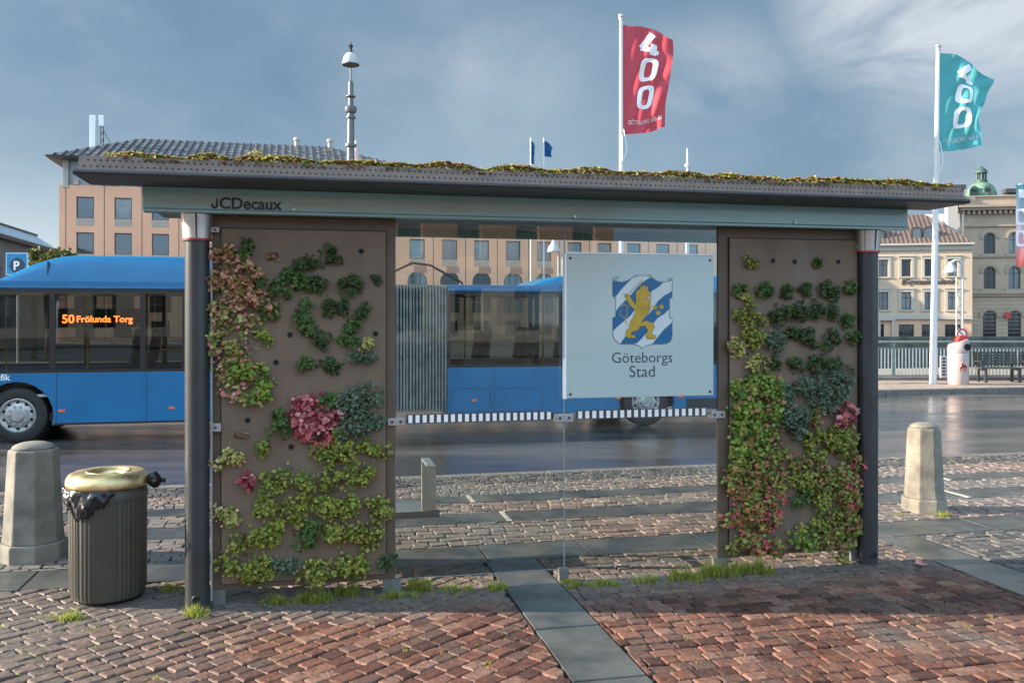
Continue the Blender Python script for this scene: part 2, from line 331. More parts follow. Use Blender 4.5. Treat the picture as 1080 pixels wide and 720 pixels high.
SETT = island('red_granite_setts', [(.142, .064, .044), (.104, .047, .034), (.178, .088, .063), (.074, .036, .028), (.146, .073, .053), (.114, .065, .050), (.200, .112, .084)], .8, grey=(.138, .118, .102), bump=.7, bscale=45, wet=True, spec=.25, gpos=(.58, .72), zone=True, gscale=.55)
SETTG = island('grey_granite_setts', [(.115, .106, .100), (.088, .084, .080), (.14, .126, .116), (.072, .070, .068)], .75, spec=.3, bump=.8, bscale=70, wet=True)
SETTP = island('pink_granite_setts', [(.25, .175, .145), (.20, .138, .115), (.30, .22, .185), (.16, .115, .097)], .6, spec=.4, grey=(.18, .158, .142), bump=.7, bscale=60, wet=True)
def setts(name, mat, lim, ang, l, w, gap=.012, jit=.009, zr=.003, tilt=.013, stagger=True):
    """rows of worn setts laid at an angle; stones at the border of the field are cut to fit"""
    u0, u1, v0, v1 = lim
    mb = MB(); c, s = math.cos(R(ang)), math.sin(R(ang)); cu, cv = (u0 + u1) / 2, (v0 + v1) / 2; ext = math.hypot(u1 - u0, v1 - v0) / 2 + .3
    nr = int(ext / w) + 1
    for j in range(-nr, nr + 1):
        b = j * w; a = -ext + (rng.random() * l if stagger else rng.uniform(0, .02)); wob = rng.uniform(-.006, .006)
        while a < ext:
            ll = l * rng.uniform(.74, 1.26); ca = a + ll / 2; u = cu + ca * c - b * s; v = cv + ca * s + b * c; a += ll
            if not (u0 - .04 < u < u1 + .04 and v0 - .04 < v < v1 + .04): continue
            hx, hy = ll / 2 - gap / 2, w / 2 - gap / 2 + wob; zt = rng.gauss(0, zr); tx, ty = rng.gauss(0, tilt), rng.gauss(0, tilt); bul = rng.uniform(-.001, .002)
            cs = []
            for sx, sy in ((-1, -1), (0, -1.04), (1, -1), (1.03, 0), (1, 1), (0, 1.04), (-1, 1), (-1.03, 0)): cs.append((sx * hx + rng.uniform(-jit, jit) * .8, sy * hy + rng.uniform(-jit, jit) * .8))
            vs = []
            for k, (zz, ins) in enumerate(((-.05, 0), (-.010, -.001), (-.0025, .004), (.0, .013))):
                for x, y in cs:
                    f = 1 - ins / max(.03, math.hypot(x, y)); X, Y = x * f, y * f; z = zz + zt + tx * X + ty * Y
                    vs.append(SH.world(min(max(u + X * c - Y * s, u0), u1), min(max(v + X * s + Y * c, v0), v1), z))
            vs.append(SH.world(min(max(u, u0), u1), min(max(v, v0), v1), zt + bul))
            fs = [(24 + i, 24 + (i + 1) % 8, 32) for i in range(8)] + [(r * 8 + i, r * 8 + (i + 1) % 8, r * 8 + 8 + (i + 1) % 8, r * 8 + 8 + i) for r in range(3) for i in range(8)]
            mb.add(vs, fs)
    o = obj(name, mb, mat, fix=False); o['kind'] = 'structure'; return o
SU = [(2.165, 2.6), (5.77, 6.22)]      # slab strips running towards the road
setts('cobbled_ground', SETT, (-6.5, 2.155, -5.2, .69), 38, .150, .108, gap=.010)
setts('cobbled_ground', SETT, (2.61, 5.76, -5.2, .69), 1.5, .135, .112, gap=.010)
setts('cobbled_ground', SETTG, (6.23, 10.5, -5.2, .69), 1.5, .14, .115)
setts('cobbled_ground', SETTP, (-6.5, 10.5, 1.25, 2.06), 0, .17, .135, stagger=False)
setts('cobbled_ground', SETTP, (-6.5, 10.5, 2.55, 3.03), 0, .16, .118)
setts('cobbled_ground', SETTP, (-6.5, 10.5, 3.45, 4.11), 0, .11, .10)
setts('cobbled_ground', SETTG, (-8, 11, 4.13, 4.66), 0, .10, .09)
slab_m = mk('wet_grey_slab', (.040, .044, .041), .34, c2=(.092, .093, .086), scale=2.2, rvar=.27, bump=.25, bscale=130, p=(.40, .62))
mb = MB(); JOINTS = []
for v0, v1, step in ((.70, 1.24, .95), (2.07, 2.54, 1.25), (3.04, 3.44, 1.25)):
    u = -8 + rng.random()
    while u < 12:
        l = step * rng.uniform(.8, 1.25)
        if v0 > 1.5: JOINTS.append((u + l - .006, v0, v1))
        mb.box(u, u + l - .012, v0 + .006, v1 - .006, -.05, rng.uniform(-.003, .004)); u += l
for a, b in SU:
    v = .698
    for k in range(9):
        l = .86 * rng.uniform(.9, 1.1); mb.box(a + .004, b - .004, v - l + .012, v - .004, -.05, rng.uniform(-.003, .004)); v -= l
o = obj('paving_slabs', mb, slab_m, loc=SH.o, rot=(0, 0, SH.a), bevel=.006); o['kind'] = 'structure'

jb = MB()
for u, a, b in JOINTS[::2]: jb.box(u - .022, u + .022, a + .01, b - .01, -.03, .0065)
o = obj('pale_slab_joints', jb, mk('pale_joint', (.34, .32, .29), .8, var=.3, scale=9), loc=SH.o, rot=(0, 0, SH.a)); o['kind'] = 'structure'
# grass in the joints and along the foot of the shelter
grass_m = island('grass_blades', [(.30, .36, .04), (.17, .26, .03), (.44, .42, .08), (.24, .33, .045), (.50, .43, .17), (.36, .38, .06)], .55, transl=.45)
gb = MB()
def blade(x, y, h, lean=.5, w=.005, z0=-.02):
    a = rng.random() * 2 * PI; d = Vector((math.cos(a), math.sin(a), 0)); q = Vector((-d.y, d.x, 0)) * w; k = rng.uniform(.1, lean) * h
    p0 = Vector((x, y, z0)); p1 = p0 + d * k * .35 + Vector((0, 0, h * .6)); p2 = p0 + d * k + Vector((0, 0, h))
    gb.add([p0 - q, p0 + q, p1 + q * .7, p1 - q * .7, p2], [(0, 1, 2, 3), (3, 2, 4)])
def tuft(px, py, rx, ry, n, h, lean=.8):
    Y = FPX * CAMZ / (py - 335); X = (px - 540) / FPX * Y; m = max(2, n // 26)
    for _ in range(m):
        r = math.sqrt(rng.random()) * rng.uniform(.4, 1.25); a = rng.random() * 2 * PI; cx, cy = X + rx * r * math.cos(a), Y + ry * r * math.sin(a); k = rng.uniform(.45, 1.35) * (1.2 - .55 * min(1, r)); sp = rng.uniform(.010, .028)
        for _ in range(int(44 * rng.uniform(.5, 1.3))): blade(cx + rng.gauss(0, sp), cy + rng.gauss(0, sp * .8), h * 1.2 * k * rng.uniform(.35, 1.1), lean, rng.uniform(.0018, .0038))
for a in ((205, 648, .10, .05, 260, .09), (75, 651, .16, .06, 380, .055), (182, 621, .14, .09, 380, .05), (97, 634, .05, .03, 60, .03),
          (290, 636, .12, .07, 260, .07), (330, 633, .15, .08, 520, .09), (365, 627, .12, .07, 420, .10), (415, 629, .2, .08, 420, .06), (440, 622, .14, .07, 420, .09), (480, 622, .2, .06, 380, .05), (520, 621, .16, .06, 480, .06),
          (612, 618, .14, .06, 420, .05), (600, 614, .1, .05, 200, .05), (640, 616, .16, .05, 420, .05), (680, 613, .15, .05, 500, .06), (722, 610, .14, .07, 620, .09), (752, 607, .16, .07, 700, .10), (800, 604, .17, .06, 700, .10), (780, 604, .16, .05, 500, .08),
          (996, 544, .10, .06, 220, .06), (950, 543, .25, .04, 200, .025), (5, 590, .1, .06, 120, .04),
          (20, 688, .3, .06, 160, .02), (60, 690, .2, .08, 160, .02), (38, 668, .2, .05, 120, .018), (50, 660, .14, .05, 80, .018), (290, 695, .1, .05, 50, .02), (110, 700, .12, .05, 50, .02)): tuft(*a)
def joint_moss(n, u0, u1, v0, v1):
    for _ in range(n):
        p = SH.world(rng.uniform(u0, u1), rng.uniform(v0, v1))
        for _ in range(rng.randint(6, 18)): blade(p.x + rng.gauss(0, .018), p.y + rng.gauss(0, .012), rng.uniform(.012, .026), 1.2, .003, -.012)
joint_moss(120, -2.5, 2.1, -2.2, -.1); joint_moss(28, 2.7, 5.7, -2.0, -.2)
tag(obj('grass', gb, grass_m, fix=False), 'bright tufts of grass growing between the cobbles along the foot of the bus shelter', 'grass', kind='stuff')
# fallen leaf

# ================================================================== BUS SHELTER
X = lambda px, v=0, py=400: SH.hit(px, py, v)[0]
Z = lambda px, py, v=0: SH.hit(px, py, v)[1]
shel = thing('bus_shelter', 'brown bus shelter with planted roof, glass back wall and two planted wall panels', 'bus shelter', SH.o, SH.a)
LIPV = -.55; BACKV = 1.98
uL, uR = X(76.5, LIPV), X(1023, LIPV); fL, fR = X(150, -.12), X(957.5, -.12)
mb = MB().prism([(LIPV, 2.884), (LIPV - .012, 2.90), (LIPV, 2.916), (-.08, 2.916), (-.08, 2.884)], uL, uR, axis='x')
mb.prism([(-.0795, 2.884), (-.0795, 2.916), (BACKV, 2.916), (BACKV + .012, 2.90), (BACKV, 2.884)], fL + .03, fR - .03, axis='x')
roof = obj('roof', mb, darkmetal, shel, bevel=.004)
mb = MB()
mb.prism([(-.02, 2.80), (-.02, 2.882), (BACKV - .1, 2.882), (BACKV - .1, 2.83)], fL + .05, fR - .05, axis='x')
mb.prism([(-.018, 2.715), (-.018, 2.799), (.36, 2.799), (.30, 2.715)], fL + .08, fR - .08, axis='x')
obj('ceiling', mb, soffit_m, roof)
mb = MB().box(fL + .3, fR - .3, BACKV - .098, BACKV - .04, 2.76, 2.882); obj('street_fascia', mb, teal, roof)
# perforated planting edge, leaning in
def edge_strip(mb, a, b, inward):
    a, b, i = Vector(a), Vector(b), Vector(inward); up = Vector((0, 0, .096)); t = Vector((0, 0, .004))
    p = [a, b, b + i * .045 + up, a + i * .045 + up]; q = [x + i * .012 for x in p]
    mb.add(p + q, [(0, 1, 2, 3), (7, 6, 5, 4), (0, 4, 5, 1), (1, 5, 6, 2), (2, 6, 7, 3), (3, 7, 4, 0)])
e0 = .022; zz = 2.917
A, B_, C_, D_ = (uL + e0, LIPV + e0, zz), (uR - e0, LIPV + e0, zz), (uR - e0, BACKV - e0, zz), (uL + e0, BACKV - e0, zz)
mb = MB(); edge_strip(mb, A, B_, (0, 1, 0)); edge_strip(mb, (fR - e0 - .03, BACKV - e0, zz), (fL + e0 + .03, BACKV - e0, zz), (0, -1, 0)); edge_strip(mb, (uL + e0, LIPV + .08, zz), (uL + e0, -.09, zz), (1, 0, 0)); edge_strip(mb, (uR - e0, LIPV + .08, zz), (uR - e0, -.09, zz), (-1, 0, 0))
pe = obj('perforated_edge', mb, perf, roof)
mb = MB(); x = uL + .06
while x < uR - .06:
    for k, dz in ((0, .026), (.5, .066)):
        h = dz / .096 * .045; cx = x + k * .037
        mb.add([(cx + (.0068) * math.cos(a * PI / 3), LIPV + e0 + h - .0016 + (.0068) * math.sin(a * PI / 3) * .42, zz + dz + (.0068) * math.sin(a * PI / 3) * .9) for a in range(6)], [tuple(range(6))])
    x += .037
obj('perforation', mb, hole_m, pe)
soil = mk('roof_soil', (.05, .035, .025), .95, var=.4, scale=12)
obj('roof_soil', MB().box(uL + .09, uR - .09, LIPV + .085, -.09, 2.9165, 3.004).box(fL + .09, fR - .09, -.0895, BACKV - .09, 2.9165, 3.003), soil, roof)
SED = island('sedum', [(.38, .37, .05), (.24, .27, .04), (.42, .21, .12), (.30, .15, .09), (.48, .43, .09), (.28, .20, .07), (.46, .27, .17), (.34, .36, .06)], .6, transl=.35)
mb = MB()
def leaflet(mb, p, n, r, k=5, cup=.25):
    n = Vector(n).normalized(); e = n.cross(Vector((.3, .2, .9))).normalized(); f = n.cross(e); a0 = rng.random() * 6.28
    mb.add([Vector(p) - n * r * cup] + [Vector(p) + (e * math.cos(a0 + 6.283 * i / k) + f * math.sin(a0 + 6.283 * i / k)) * r * rng.uniform(.8, 1.15) for i in range(k)], [(0, i + 1, (i + 1) % k + 1) for i in range(k)])
lumps = [(rng.uniform(uL, uR), LIPV + .05 + (BACKV - LIPV) * rng.random() ** 2, rng.uniform(.08, .3), rng.uniform(.012, .05)) for _ in range(240)]
def lump(u, v): return max([h * max(0, 1 - ((u - a) ** 2 + (v - b) ** 2) / r ** 2) for a, b, r, h in lumps] + [0])
for i in range(26000):
    u = rng.uniform(uL + .16, uR - .10); v = LIPV + .072 + (BACKV - LIPV - .15) * (rng.random() ** 3.0)
    if v > -.1 and not fL + .1 < u < fR - .1: continue
    if u < uL + .28 and rng.random() < .6: continue
    h = .010 + lump(u, v)
    z = 3.004 + h * rng.uniform(.4, 1.1)
    if v < LIPV + .085 and rng.random() < .12: z -= .02; v -= .03      # a few stems hang over the edge
    leaflet(mb, (u, v, z), (rng.gauss(0, .6), rng.gauss(-.35, .6), 1), rng.uniform(.007, .016))
for px, hh, nn in ((270, .10, 70), (128, .03, 30), (768, .08, 16), (818, .06, 20), (842, .05, 30), (850, .05, 30), (500, .03, 40), (596, .03, 30)):     # self-sown sprouts
    u = X(px, LIPV + .2)
    for i in range(nn):
        t = rng.random(); leaflet(mb, (u + rng.gauss(0, .03) * (1.2 - t) * (1.6 if nn > 40 else .5), LIPV + .2 + rng.gauss(0, .02), 3.0 + t * hh * 1.1), (rng.gauss(0, .7), -.7, .6), rng.uniform(.010, .018))
tag(obj('roof_planting', mb, SED, roof, fix=False), kind='stuff')

mb = MB().box(fL, fR, -.12, -.0205, 2.735, 2.8835); fas = obj('fascia', mb, teal, shel, bevel=.006)
obj('lower_rail', MB().box(fL + .004, fR - .004, -.128, -.03, 2.712, 2.7335), teal, fas, bevel=.004)
t1 = text_mb('CDecaux', .12, .003, bold=.0030); x0, zb = SH.hit(222.8, 219.5, -.1215); x1, _ = SH.hit(297.5, 219.5, -.1215); xj, _ = SH.hit(231.5, 219.5, -.1215)
fit(t1, xj, x1, zb, -.1225); hj = max(v[2] for v in t1.v) - zb; jr = (xj - x0 - .010) / 2 - .006; jx = x0 + .006 + jr
t1.stroke([(jx + jr, zb + hj - .012), (jx + jr, zb + jr)] + [(jx + jr * math.cos(a * PI / 8), zb + jr + .004 - jr * math.sin(a * PI / 8)) for a in range(9)] + [(jx - jr, zb + jr + .012)], .0115, -.124, -.121)
obj('lettering', t1, navy, fas)
for px in (310, 606, 838):
    u = X(px, -.12, 215); obj('bolt', MB().lathe([(.001, -.004), (.012, -.004), (.014, .004)], 12, (u, -.126, 2.752), 'y'), steel, fas, smooth=True)

def pillar(u, v):
    p = obj('pillar', MB().lathe([(.0815, 0.0), (.0815, 2.53)], 40, (u, v, 0)), charcoal, shel, smooth=True)
    prof = [(.094, 2.545), (.096, 2.58), (.101, 2.65), (.108, 2.710)]
    c = obj('cap', MB().lathe(prof, 40, (u, v, 0)), steel, p, smooth=True)
    obj('red_ring', MB().lathe([(.0835, 2.5305), (.097, 2.5305), (.097, 2.544), (.0835, 2.544)], 40, (u, v, 0), caps=False), red, p, smooth=True)
    obj('seam', MB().add([(u - .004 + .004, v - .0955, 2.547), (u + .010, v - .0955, 2.547), (u + .012, v - .1105, 2.709), (u - .002, v - .1105, 2.709)], [(0, 1, 2, 3)]), darkmetal, c)
    obj('seam', MB().add([(u - .072, v - .0655, 2.547), (u - .068, v - .0695, 2.547), (u - .0755, v - .0805, 2.709), (u - .080, v - .077, 2.709)], [(0, 1, 2, 3)]), darkmetal, c)
    h = obj('drain_hole', MB().lathe([(.03, -.088), (.034, -.080), (.034, -.070)], 20, (u + .004, v, .075), 'y'), charcoal, p, smooth=True)
    obj('opening', MB().lathe([(.024, -.0886), (.001, -.0886)], 20, (u + .004, v, .075), 'y', caps=False), hole_m, h)
    obj('base_plate', MB().lathe([(.105, -.01), (.105, .008), (.09, .012)], 32, (u, v, 0)), charcoal, p, smooth=True)
pillar(0, 0); pillar(5.226, 0)

ZB = .10; foot_m = mk('foot_grey', (.15, .15, .145), .55, .3)
def panel(pl, pr, il, ir, it, holes):
    a, b = X(pl, .03), X(pr, .03); ia, ib = X(il, .012), X(ir, .012); zt = Z((il + ir) / 2, it, .012)
    mbx = MB(); mbx.box(a, b, .03, .060, ZB, 2.714)
    p = obj('planted_panel', mbx, brown_dk, shel, bevel=.004)
    s = obj('face_sheet', MB().box(ia, ib, .008, .0295, ZB + .045, zt), brown, p, bevel=.003)
    obj('shadow_gap', MB().box(ia - .006, ib + .006, .0262, .0298, ZB + .04, zt + .006), hole_m, p)
    for q in ((a, 1), (b, -1)):
        obj('foot', MB().box(min(q[0], q[0] + q[1] * .09), max(q[0], q[0] + q[1] * .09),   .032, .058, -.03, ZB - .001), foot_m, p, bevel=.003)
    for px, py in holes:
        u, z = SH.hit(px, py, .008); h = obj('planting_hole', MB().lathe([(.017, .0072), (.001, .0072)], 16, (u, 0, z), 'y', caps=False), hole_m, s)
        obj('rim', MB().lathe([(.0165, .0078), (.0165, .004), (.021, .004), (.021, .0079)], 16, (u, 0, z), 'y', caps=False), darkmetal, h, smooth=True)
    return p
pnl = panel(223.5, 417, 233.5, 407, 242.5, [(381, 265), (306, 353), (291, 382), (396, 352), (261, 443), (307, 471)])
pnr = panel(757.5, 908, 769.5, 904, 252.5, [(815, 275), (838, 276), (884, 276)])
def lug(parent, px, py, w, hh, v=-.002): 
    u, z = SH.hit(px, py, v); o = obj('fixing_plate', MB().box(u - w, u + w, v - .016, v + .009, z - hh, z + hh), alu, parent, bevel=.003)
    obj('screw', MB().lathe([(.001, v - .021), (.009, v - .020), (.010, v - .015)], 10, (u, 0, z), 'y'), darkmetal, o, smooth=True)
lug(pnl, 227, 242.5, .028, .018); lug(pnl, 227.5, 450.5, .036, .028); lug(pnr, 905, 260, .014, .016); lug(pnr, 904, 433, .016, .022)
obj('conduit', MB().tube([(X(223.2, -.03), -.03, Z(223, 257)), (X(223.2, -.03), -.03, .05)], .006, 8), alu, pnl, smooth=True)

# glass back wall
gx = [X(417.5, .05), X(594.95, .05), X(595.35, .05), X(757, .05)]
for i in (0, 2):
    g = obj('glass_pane', MB().box(gx[i], gx[i + 1], .045, .055, .09, 2.711), pane_glass, shel)
    for xx in (gx[i] + .0, gx[i + 1]): obj('pane_edge', MB().box(xx - .0012, xx + .0012, .0435, .0565, .0895, 2.7115), mk('pane_edge_green', (.20, .25, .24), .3), g)
    a, b = gx[i] + (.075 if i == 0 else .09), gx[i + 1] - .1; n = 21 if i == 0 else 19; st = MB()
    for k in range(n):
        u = a + (b - a) * (k + .3) / n; st.box(u, u + (b - a) / n * .56, .0425, .0446, 1.258 - .028, 1.258 + .028)
    obj('safety_dashes', st, white, g)
    obj('dash_backing', MB().box(a, b, .0431, .0441, 1.258 - .034, 1.258 + .034), mk('dash_backing', (.05, .045, .042), .5), g)
def clamp(px, py, w, h, n=2):
    u, z = SH.hit(px, py, .03); o = obj('glass_clamp', MB().box(u - w, u + w, .018, .066, z - h, z + h), alu, shel, bevel=.004)
    for k in range(n): obj('screw', MB().lathe([(.001, .012), (.010, .013), (.011, .019)], 10, (u + (k - .5) * w if n > 1 else u, 0, z), 'y'), darkmetal, o, smooth=True)
clamp(418, 444.5, .062, .026); clamp(595, 440.5, .070, .030); clamp(757, 437, .062, .028)
for px in (418, 594.5, 757):
    u = X(px, .05); obj('glass_foot', MB().box(u - .040, u + .034, .025, .075, -.03, .095), foot_m, shel, bevel=.003)

# bench under the shelter, its end showing past the left wall panel
bu1 = X(464, .62, 545); bu0 = .35
bench_m = mk('bench_slats_grey', (.30, .34, .36), .35, .6, var=.08)
bn = thing('shelter_bench', 'grey perforated metal bench end with upright armrest, behind glass beside left wall panel', 'bench', SH.world(bu0, .62, 0), SH.a)
Lb = bu1 - bu0; mb = MB()
for k in range(9): mb.box(0, Lb, .02 + k * .042, .02 + k * .042 + .030, .442, .452)
for k in range(int(Lb / .05)): mb.box(k * .05, k * .05 + .016, .02, .386, .434, .4415)
obj('seat', mb, bench_m, bn)
obj('front_edge', MB().box(0, Lb, 0, .0195, .40, .455), mk('bench_edge', (.12, .12, .115), .5), bn, bevel=.004)
obj('back_edge', MB().box(0, Lb, .40, .42, .41, .455), bench_m, bn, bevel=.004)
au0 = X(446, .75, 520) - bu0; au1 = X(459.5, .62, 520) - bu0
obj('armrest', MB().box(au0 + .02, au1, .03, .06, .458, .80).box(au0 + .02, au1, .36, .39, .458, .80).box(au0 + .02, au1, .03, .39, .7995, .822), bench_m, bn, bevel=.004)
obj('armrest_plate', MB().box(au1 - .11, au1 + .004, .010, .0285, .457, .815), mk('armrest_tan', (.40, .35, .30), .4, .3), bn, bevel=.003)
for u in (.25, .95): obj('leg', MB().box(u, u + .06, .08, .36, -.02, .433), darkmetal, bn, bevel=.004)

# ================================================================== CITY SIGN on the glass
SV = -.03; sx0, sx1 = X(597.5, SV), X(752.5, SV); sz0, sz1 = Z(675, 418.3, SV), Z(675, 268.5, SV)
sg = thing('city_sign', 'pale blue-green board with a lion shield and two words, fixed on the shelter glass', 'sign', SH.world((sx0 + sx1) / 2, SV, sz0), SH.a)
scx = (sx0 + sx1) / 2; w2 = (sx1 - sx0) / 2; sh_ = sz1 - sz0
board_m = mk('pale_board', (.39, .475, .455), .16, var=.03, scale=1.2, coat=.5)
bd = obj('board', MB().box(-w2, w2, 0, .022, 0, sh_), board_m, sg, bevel=.003)
obj('frame', MB().box(-w2 - .014, -w2 - .001, -.004, .06, -.006, sh_ + .004).box(-w2 - .001, w2 + .006, -.002, .05, sh_ + .001, sh_ + .012).box(-w2, w2, .0225, .05, 0, sh_), white, sg, bevel=.002)
for a, b in ((-w2 + .03, .03), (w2 - .03, .03), (-w2 + .03, sh_ - .035), (w2 - .03, sh_ - .035)):
    obj('screw', MB().lathe([(.001, -.007), (.009, -.006), (.011, .0)], 12, (a, 0, b), 'y'), darkmetal, sg, smooth=True)
def E(pts):            # emblem drawing -> board plane
    r = []
    for a, b in pts:
        u, z = SH.hit(640 + a / 8, 280 + b / 8, SV); r.append((u - scx, z - sz0))
    return r
blue_e = mk('emblem_blue', (.003, .105, .24), .3, var=.05); gold_e = mk('emblem_gold', (.46, .29, .02), .35, var=.08); white_e = mk('emblem_white', (.52, .58, .57), .3, var=.03); red_e = mk('emblem_red', (.5, .02, .02), .4); ink = mk('emblem_ink', (.02, .02, .025), .5)
SHIELD = [(50, 105), (75, 130), (130, 140), (180, 125), (222, 98), (232, 84), (370, 84), (378, 98), (420, 130), (480, 140), (530, 130), (550, 108), (550, 270), (527, 280), (527, 440), (550, 450), (550, 600), (535, 640), (500, 660), (380, 662), (330, 675), (298, 700), (270, 675), (220, 662), (110, 662), (70, 630), (50, 590), (50, 440), (75, 430), (75, 270), (50, 262)]
em = obj('emblem', MB().prism(E(SHIELD), -.0016, .0002), white_e, sg)
bands = [[(52, 122), (75, 134), (130, 143), (180, 128), (212, 108), (150, 170), (110, 215), (85, 250), (62, 264), (52, 260)],
         [(78, 385), (100, 350), (150, 300), (200, 250), (250, 190), (300, 140), (362, 104), (376, 102), (418, 133), (476, 144), (430, 185), (380, 215), (340, 260), (270, 330), (200, 420), (130, 480), (90, 515), (52, 550), (52, 442), (77, 432)],
         [(112, 659), (160, 590), (230, 540), (290, 480), (330, 430), (380, 380), (430, 300), (480, 255), (520, 235), (547, 215), (547, 268), (524, 278), (524, 370), (480, 410), (430, 440), (390, 490), (340, 560), (290, 620), (245, 659)],
         [(385, 659), (430, 600), (480, 540), (520, 505), (547, 480), (547, 598), (532, 638), (498, 657)]]
m_ = MB()
for b in bands: m_.prism(E(b), -.0026, -.0015)
obj('blue_bands', m_, blue_e, em)
obj('outline', MB().stroke(E(SHIELD), .0028, -.0034, -.0016, True), ink, em)
LION = [(245, 225), (258, 205), (282, 198), (276, 165), (300, 182), (312, 150), (326, 182), (352, 166), (345, 202), (365, 230), (372, 258), (335, 270), (345, 288), (370, 288), (366, 310), (366, 370), (350, 400), (318, 440), (290, 478), (330, 465), (385, 480), (402, 520), (377, 560), (387, 585), (415, 590), (405, 618), (335, 618), (328, 590), (345, 545), (320, 508), (278, 512), (265, 545), (207, 560), (202, 580), (240, 590), (238, 612), (180, 612), (158, 595), (160, 550), (190, 520), (200, 470), (235, 410), (243, 385), (190, 332), (165, 290), (150, 262), (165, 238), (188, 250), (214, 292), (243, 328)]
li = obj('lion', MB().prism(E(LION), -.0040, -.0016), gold_e, em)
obj('outline', MB().stroke(E(LION), .0017, -.0046, -.0026, True), ink, li)
tail = [(195, 508), (160, 485), (150, 445), (172, 410), (166, 372), (178, 345), (150, 328), (120, 345)]; tail2 = [(152, 445), (122, 430), (108, 400), (122, 370)]
obj('tail', MB().stroke(E(tail), .0026 * 1.9, -.0041, -.0016).stroke(E(tail2), .0046, -.0041, -.0016), gold_e, li)
obj('tongue', MB().stroke(E([(318, 274), (345, 282), (378, 272)]), .004, -.0054, -.0040), red_e, li)
obj('sword', MB().stroke(E([(158, 262), (292, 128)]), .0052, -.0050, -.0016).stroke(E([(140, 240), (180, 268)]), .004, -.0051, -.0016), gold_e, em)
dm = MB()
for a in ((252, 250, 282, 250), (252, 275, 282, 275), (252, 300, 282, 300), (290, 215, 340, 212), (262, 330, 262, 390), (285, 325, 285, 405), (308, 325, 308, 412), (330, 322, 330, 400), (350, 320, 350, 385), (250, 355, 362, 355), (320, 238, 335, 236), (275, 490, 300, 478), (180, 595, 190, 612), (205, 592, 210, 612), (350, 598, 355, 617), (378, 598, 382, 617), (158, 262, 292, 128)):
    dm.stroke(E([(a[0], a[1]), (a[2], a[3])]), .0012, -.0056, -.0040)
obj('drawn_lines', dm, ink, li)
cm = MB()
for cx, cy in ((404, 355), (460, 350), (432, 402)):
    cm.prism(E([(cx - 20, cy - 25), (cx - 10, cy - 8), (cx, cy - 28), (cx + 10, cy - 8), (cx + 20, cy - 25), (cx + 16, cy + 14), (cx - 16, cy + 14)]), -.0040, -.0016)
obj('small_crowns', cm, gold_e, em)
sm = MB()
for cx, cy in ((80, 104), (245, 92), (358, 92), (524, 118)):
    p = [(cx + r * math.cos(a), cy + r * math.sin(a)) for a, r in [(k * .6, 4 + k * 1.1) for k in range(14)]]
    sm.stroke(E(p), .0014, -.0032, -.0001)
obj('scrolls', sm, ink, em)
SERIF = bpy.data.objects
def words(s, xa, xb, yb):
    u0, z0 = SH.hit(xa, yb, SV); u1, _ = SH.hit(xb, yb, SV)
    t = text_mb(s, .1, .002, bold=-.0008); fit(t, u0 - scx, u1 - scx, z0 - sz0, -.0014)
    # short slab serifs at the feet of the upright strokes
    return obj('lettering', t, navy, sg)
words('Göteborgs', 645.5, 709, 382.5); words('Stad', 664, 690.5, 397.5)

# ================================================================== PLANTS IN THE WALL PANELS
PAL = {
 'dark green': [(.030, .060, .018), (.045, .080, .024), (.064, .105, .028), (.038, .070, .022), (.08, .125, .032)],
 'mid green': [(.055, .12, .022), (.085, .16, .03), (.045, .095, .02), (.12, .19, .035), (.07, .13, .03)],
 'yellow-green': [(.30, .32, .04), (.19, .25, .032), (.38, .36, .06), (.10, .14, .022), (.24, .27, .035), (.32, .27, .05), (.07, .10, .018)],
 'pale yellow': [(.44, .40, .07), (.32, .33, .06), (.55, .47, .18), (.20, .23, .04), (.58, .40, .22)],
 'pinkish brown': [(.62, .27, .17), (.50, .17, .11), (.70, .42, .26), (.30, .12, .07), (.26, .24, .05), (.54, .24, .13), (.64, .33, .21), (.20, .20, .04)],
 'pink and green': [(.60, .28, .22), (.32, .34, .06), (.18, .24, .04), (.50, .38, .15), (.64, .20, .19), (.42, .42, .12), (.10, .13, .03)],
 'red': [(.46, .085, .10), (.60, .16, .16), (.30, .045, .065), (.68, .30, .28), (.50, .11, .13), (.22, .035, .045)],
 'grey-green': [(.09, .145, .085), (.12, .18, .11), (.06, .105, .06), (.08, .13, .07), (.15, .2, .13)],
 'lime green': [(.21, .31, .04), (.13, .23, .032), (.29, .36, .05), (.17, .26, .035), (.07, .12, .02), (.40, .19, .08), (.25, .33, .045)],
 'olive and red': [(.24, .25, .045), (.33, .27, .06), (.12, .15, .03), (.45, .12, .09), (.28, .29, .05), (.18, .22, .035), (.08, .09, .02)],
 'rust and crimson': [(.42, .15, .07), (.55, .08, .10), (.30, .27, .05), (.18, .22, .04), (.46, .24, .08), (.24, .27, .045), (.12, .10, .035), (.60, .10, .14), (.33, .20, .06)],
 'withered brown': [(.25, .14, .08), (.20, .10, .06), (.32, .19, .11), (.15, .09, .05)]}
LM = {k: island('leaf_' + k.replace(' ', '_').replace('-', '_'), v, .5, transl=.22, bscale=60, spec=.35) for k, v in PAL.items()}
stem_m = mk('plant_stem', (.16, .10, .05), .7)
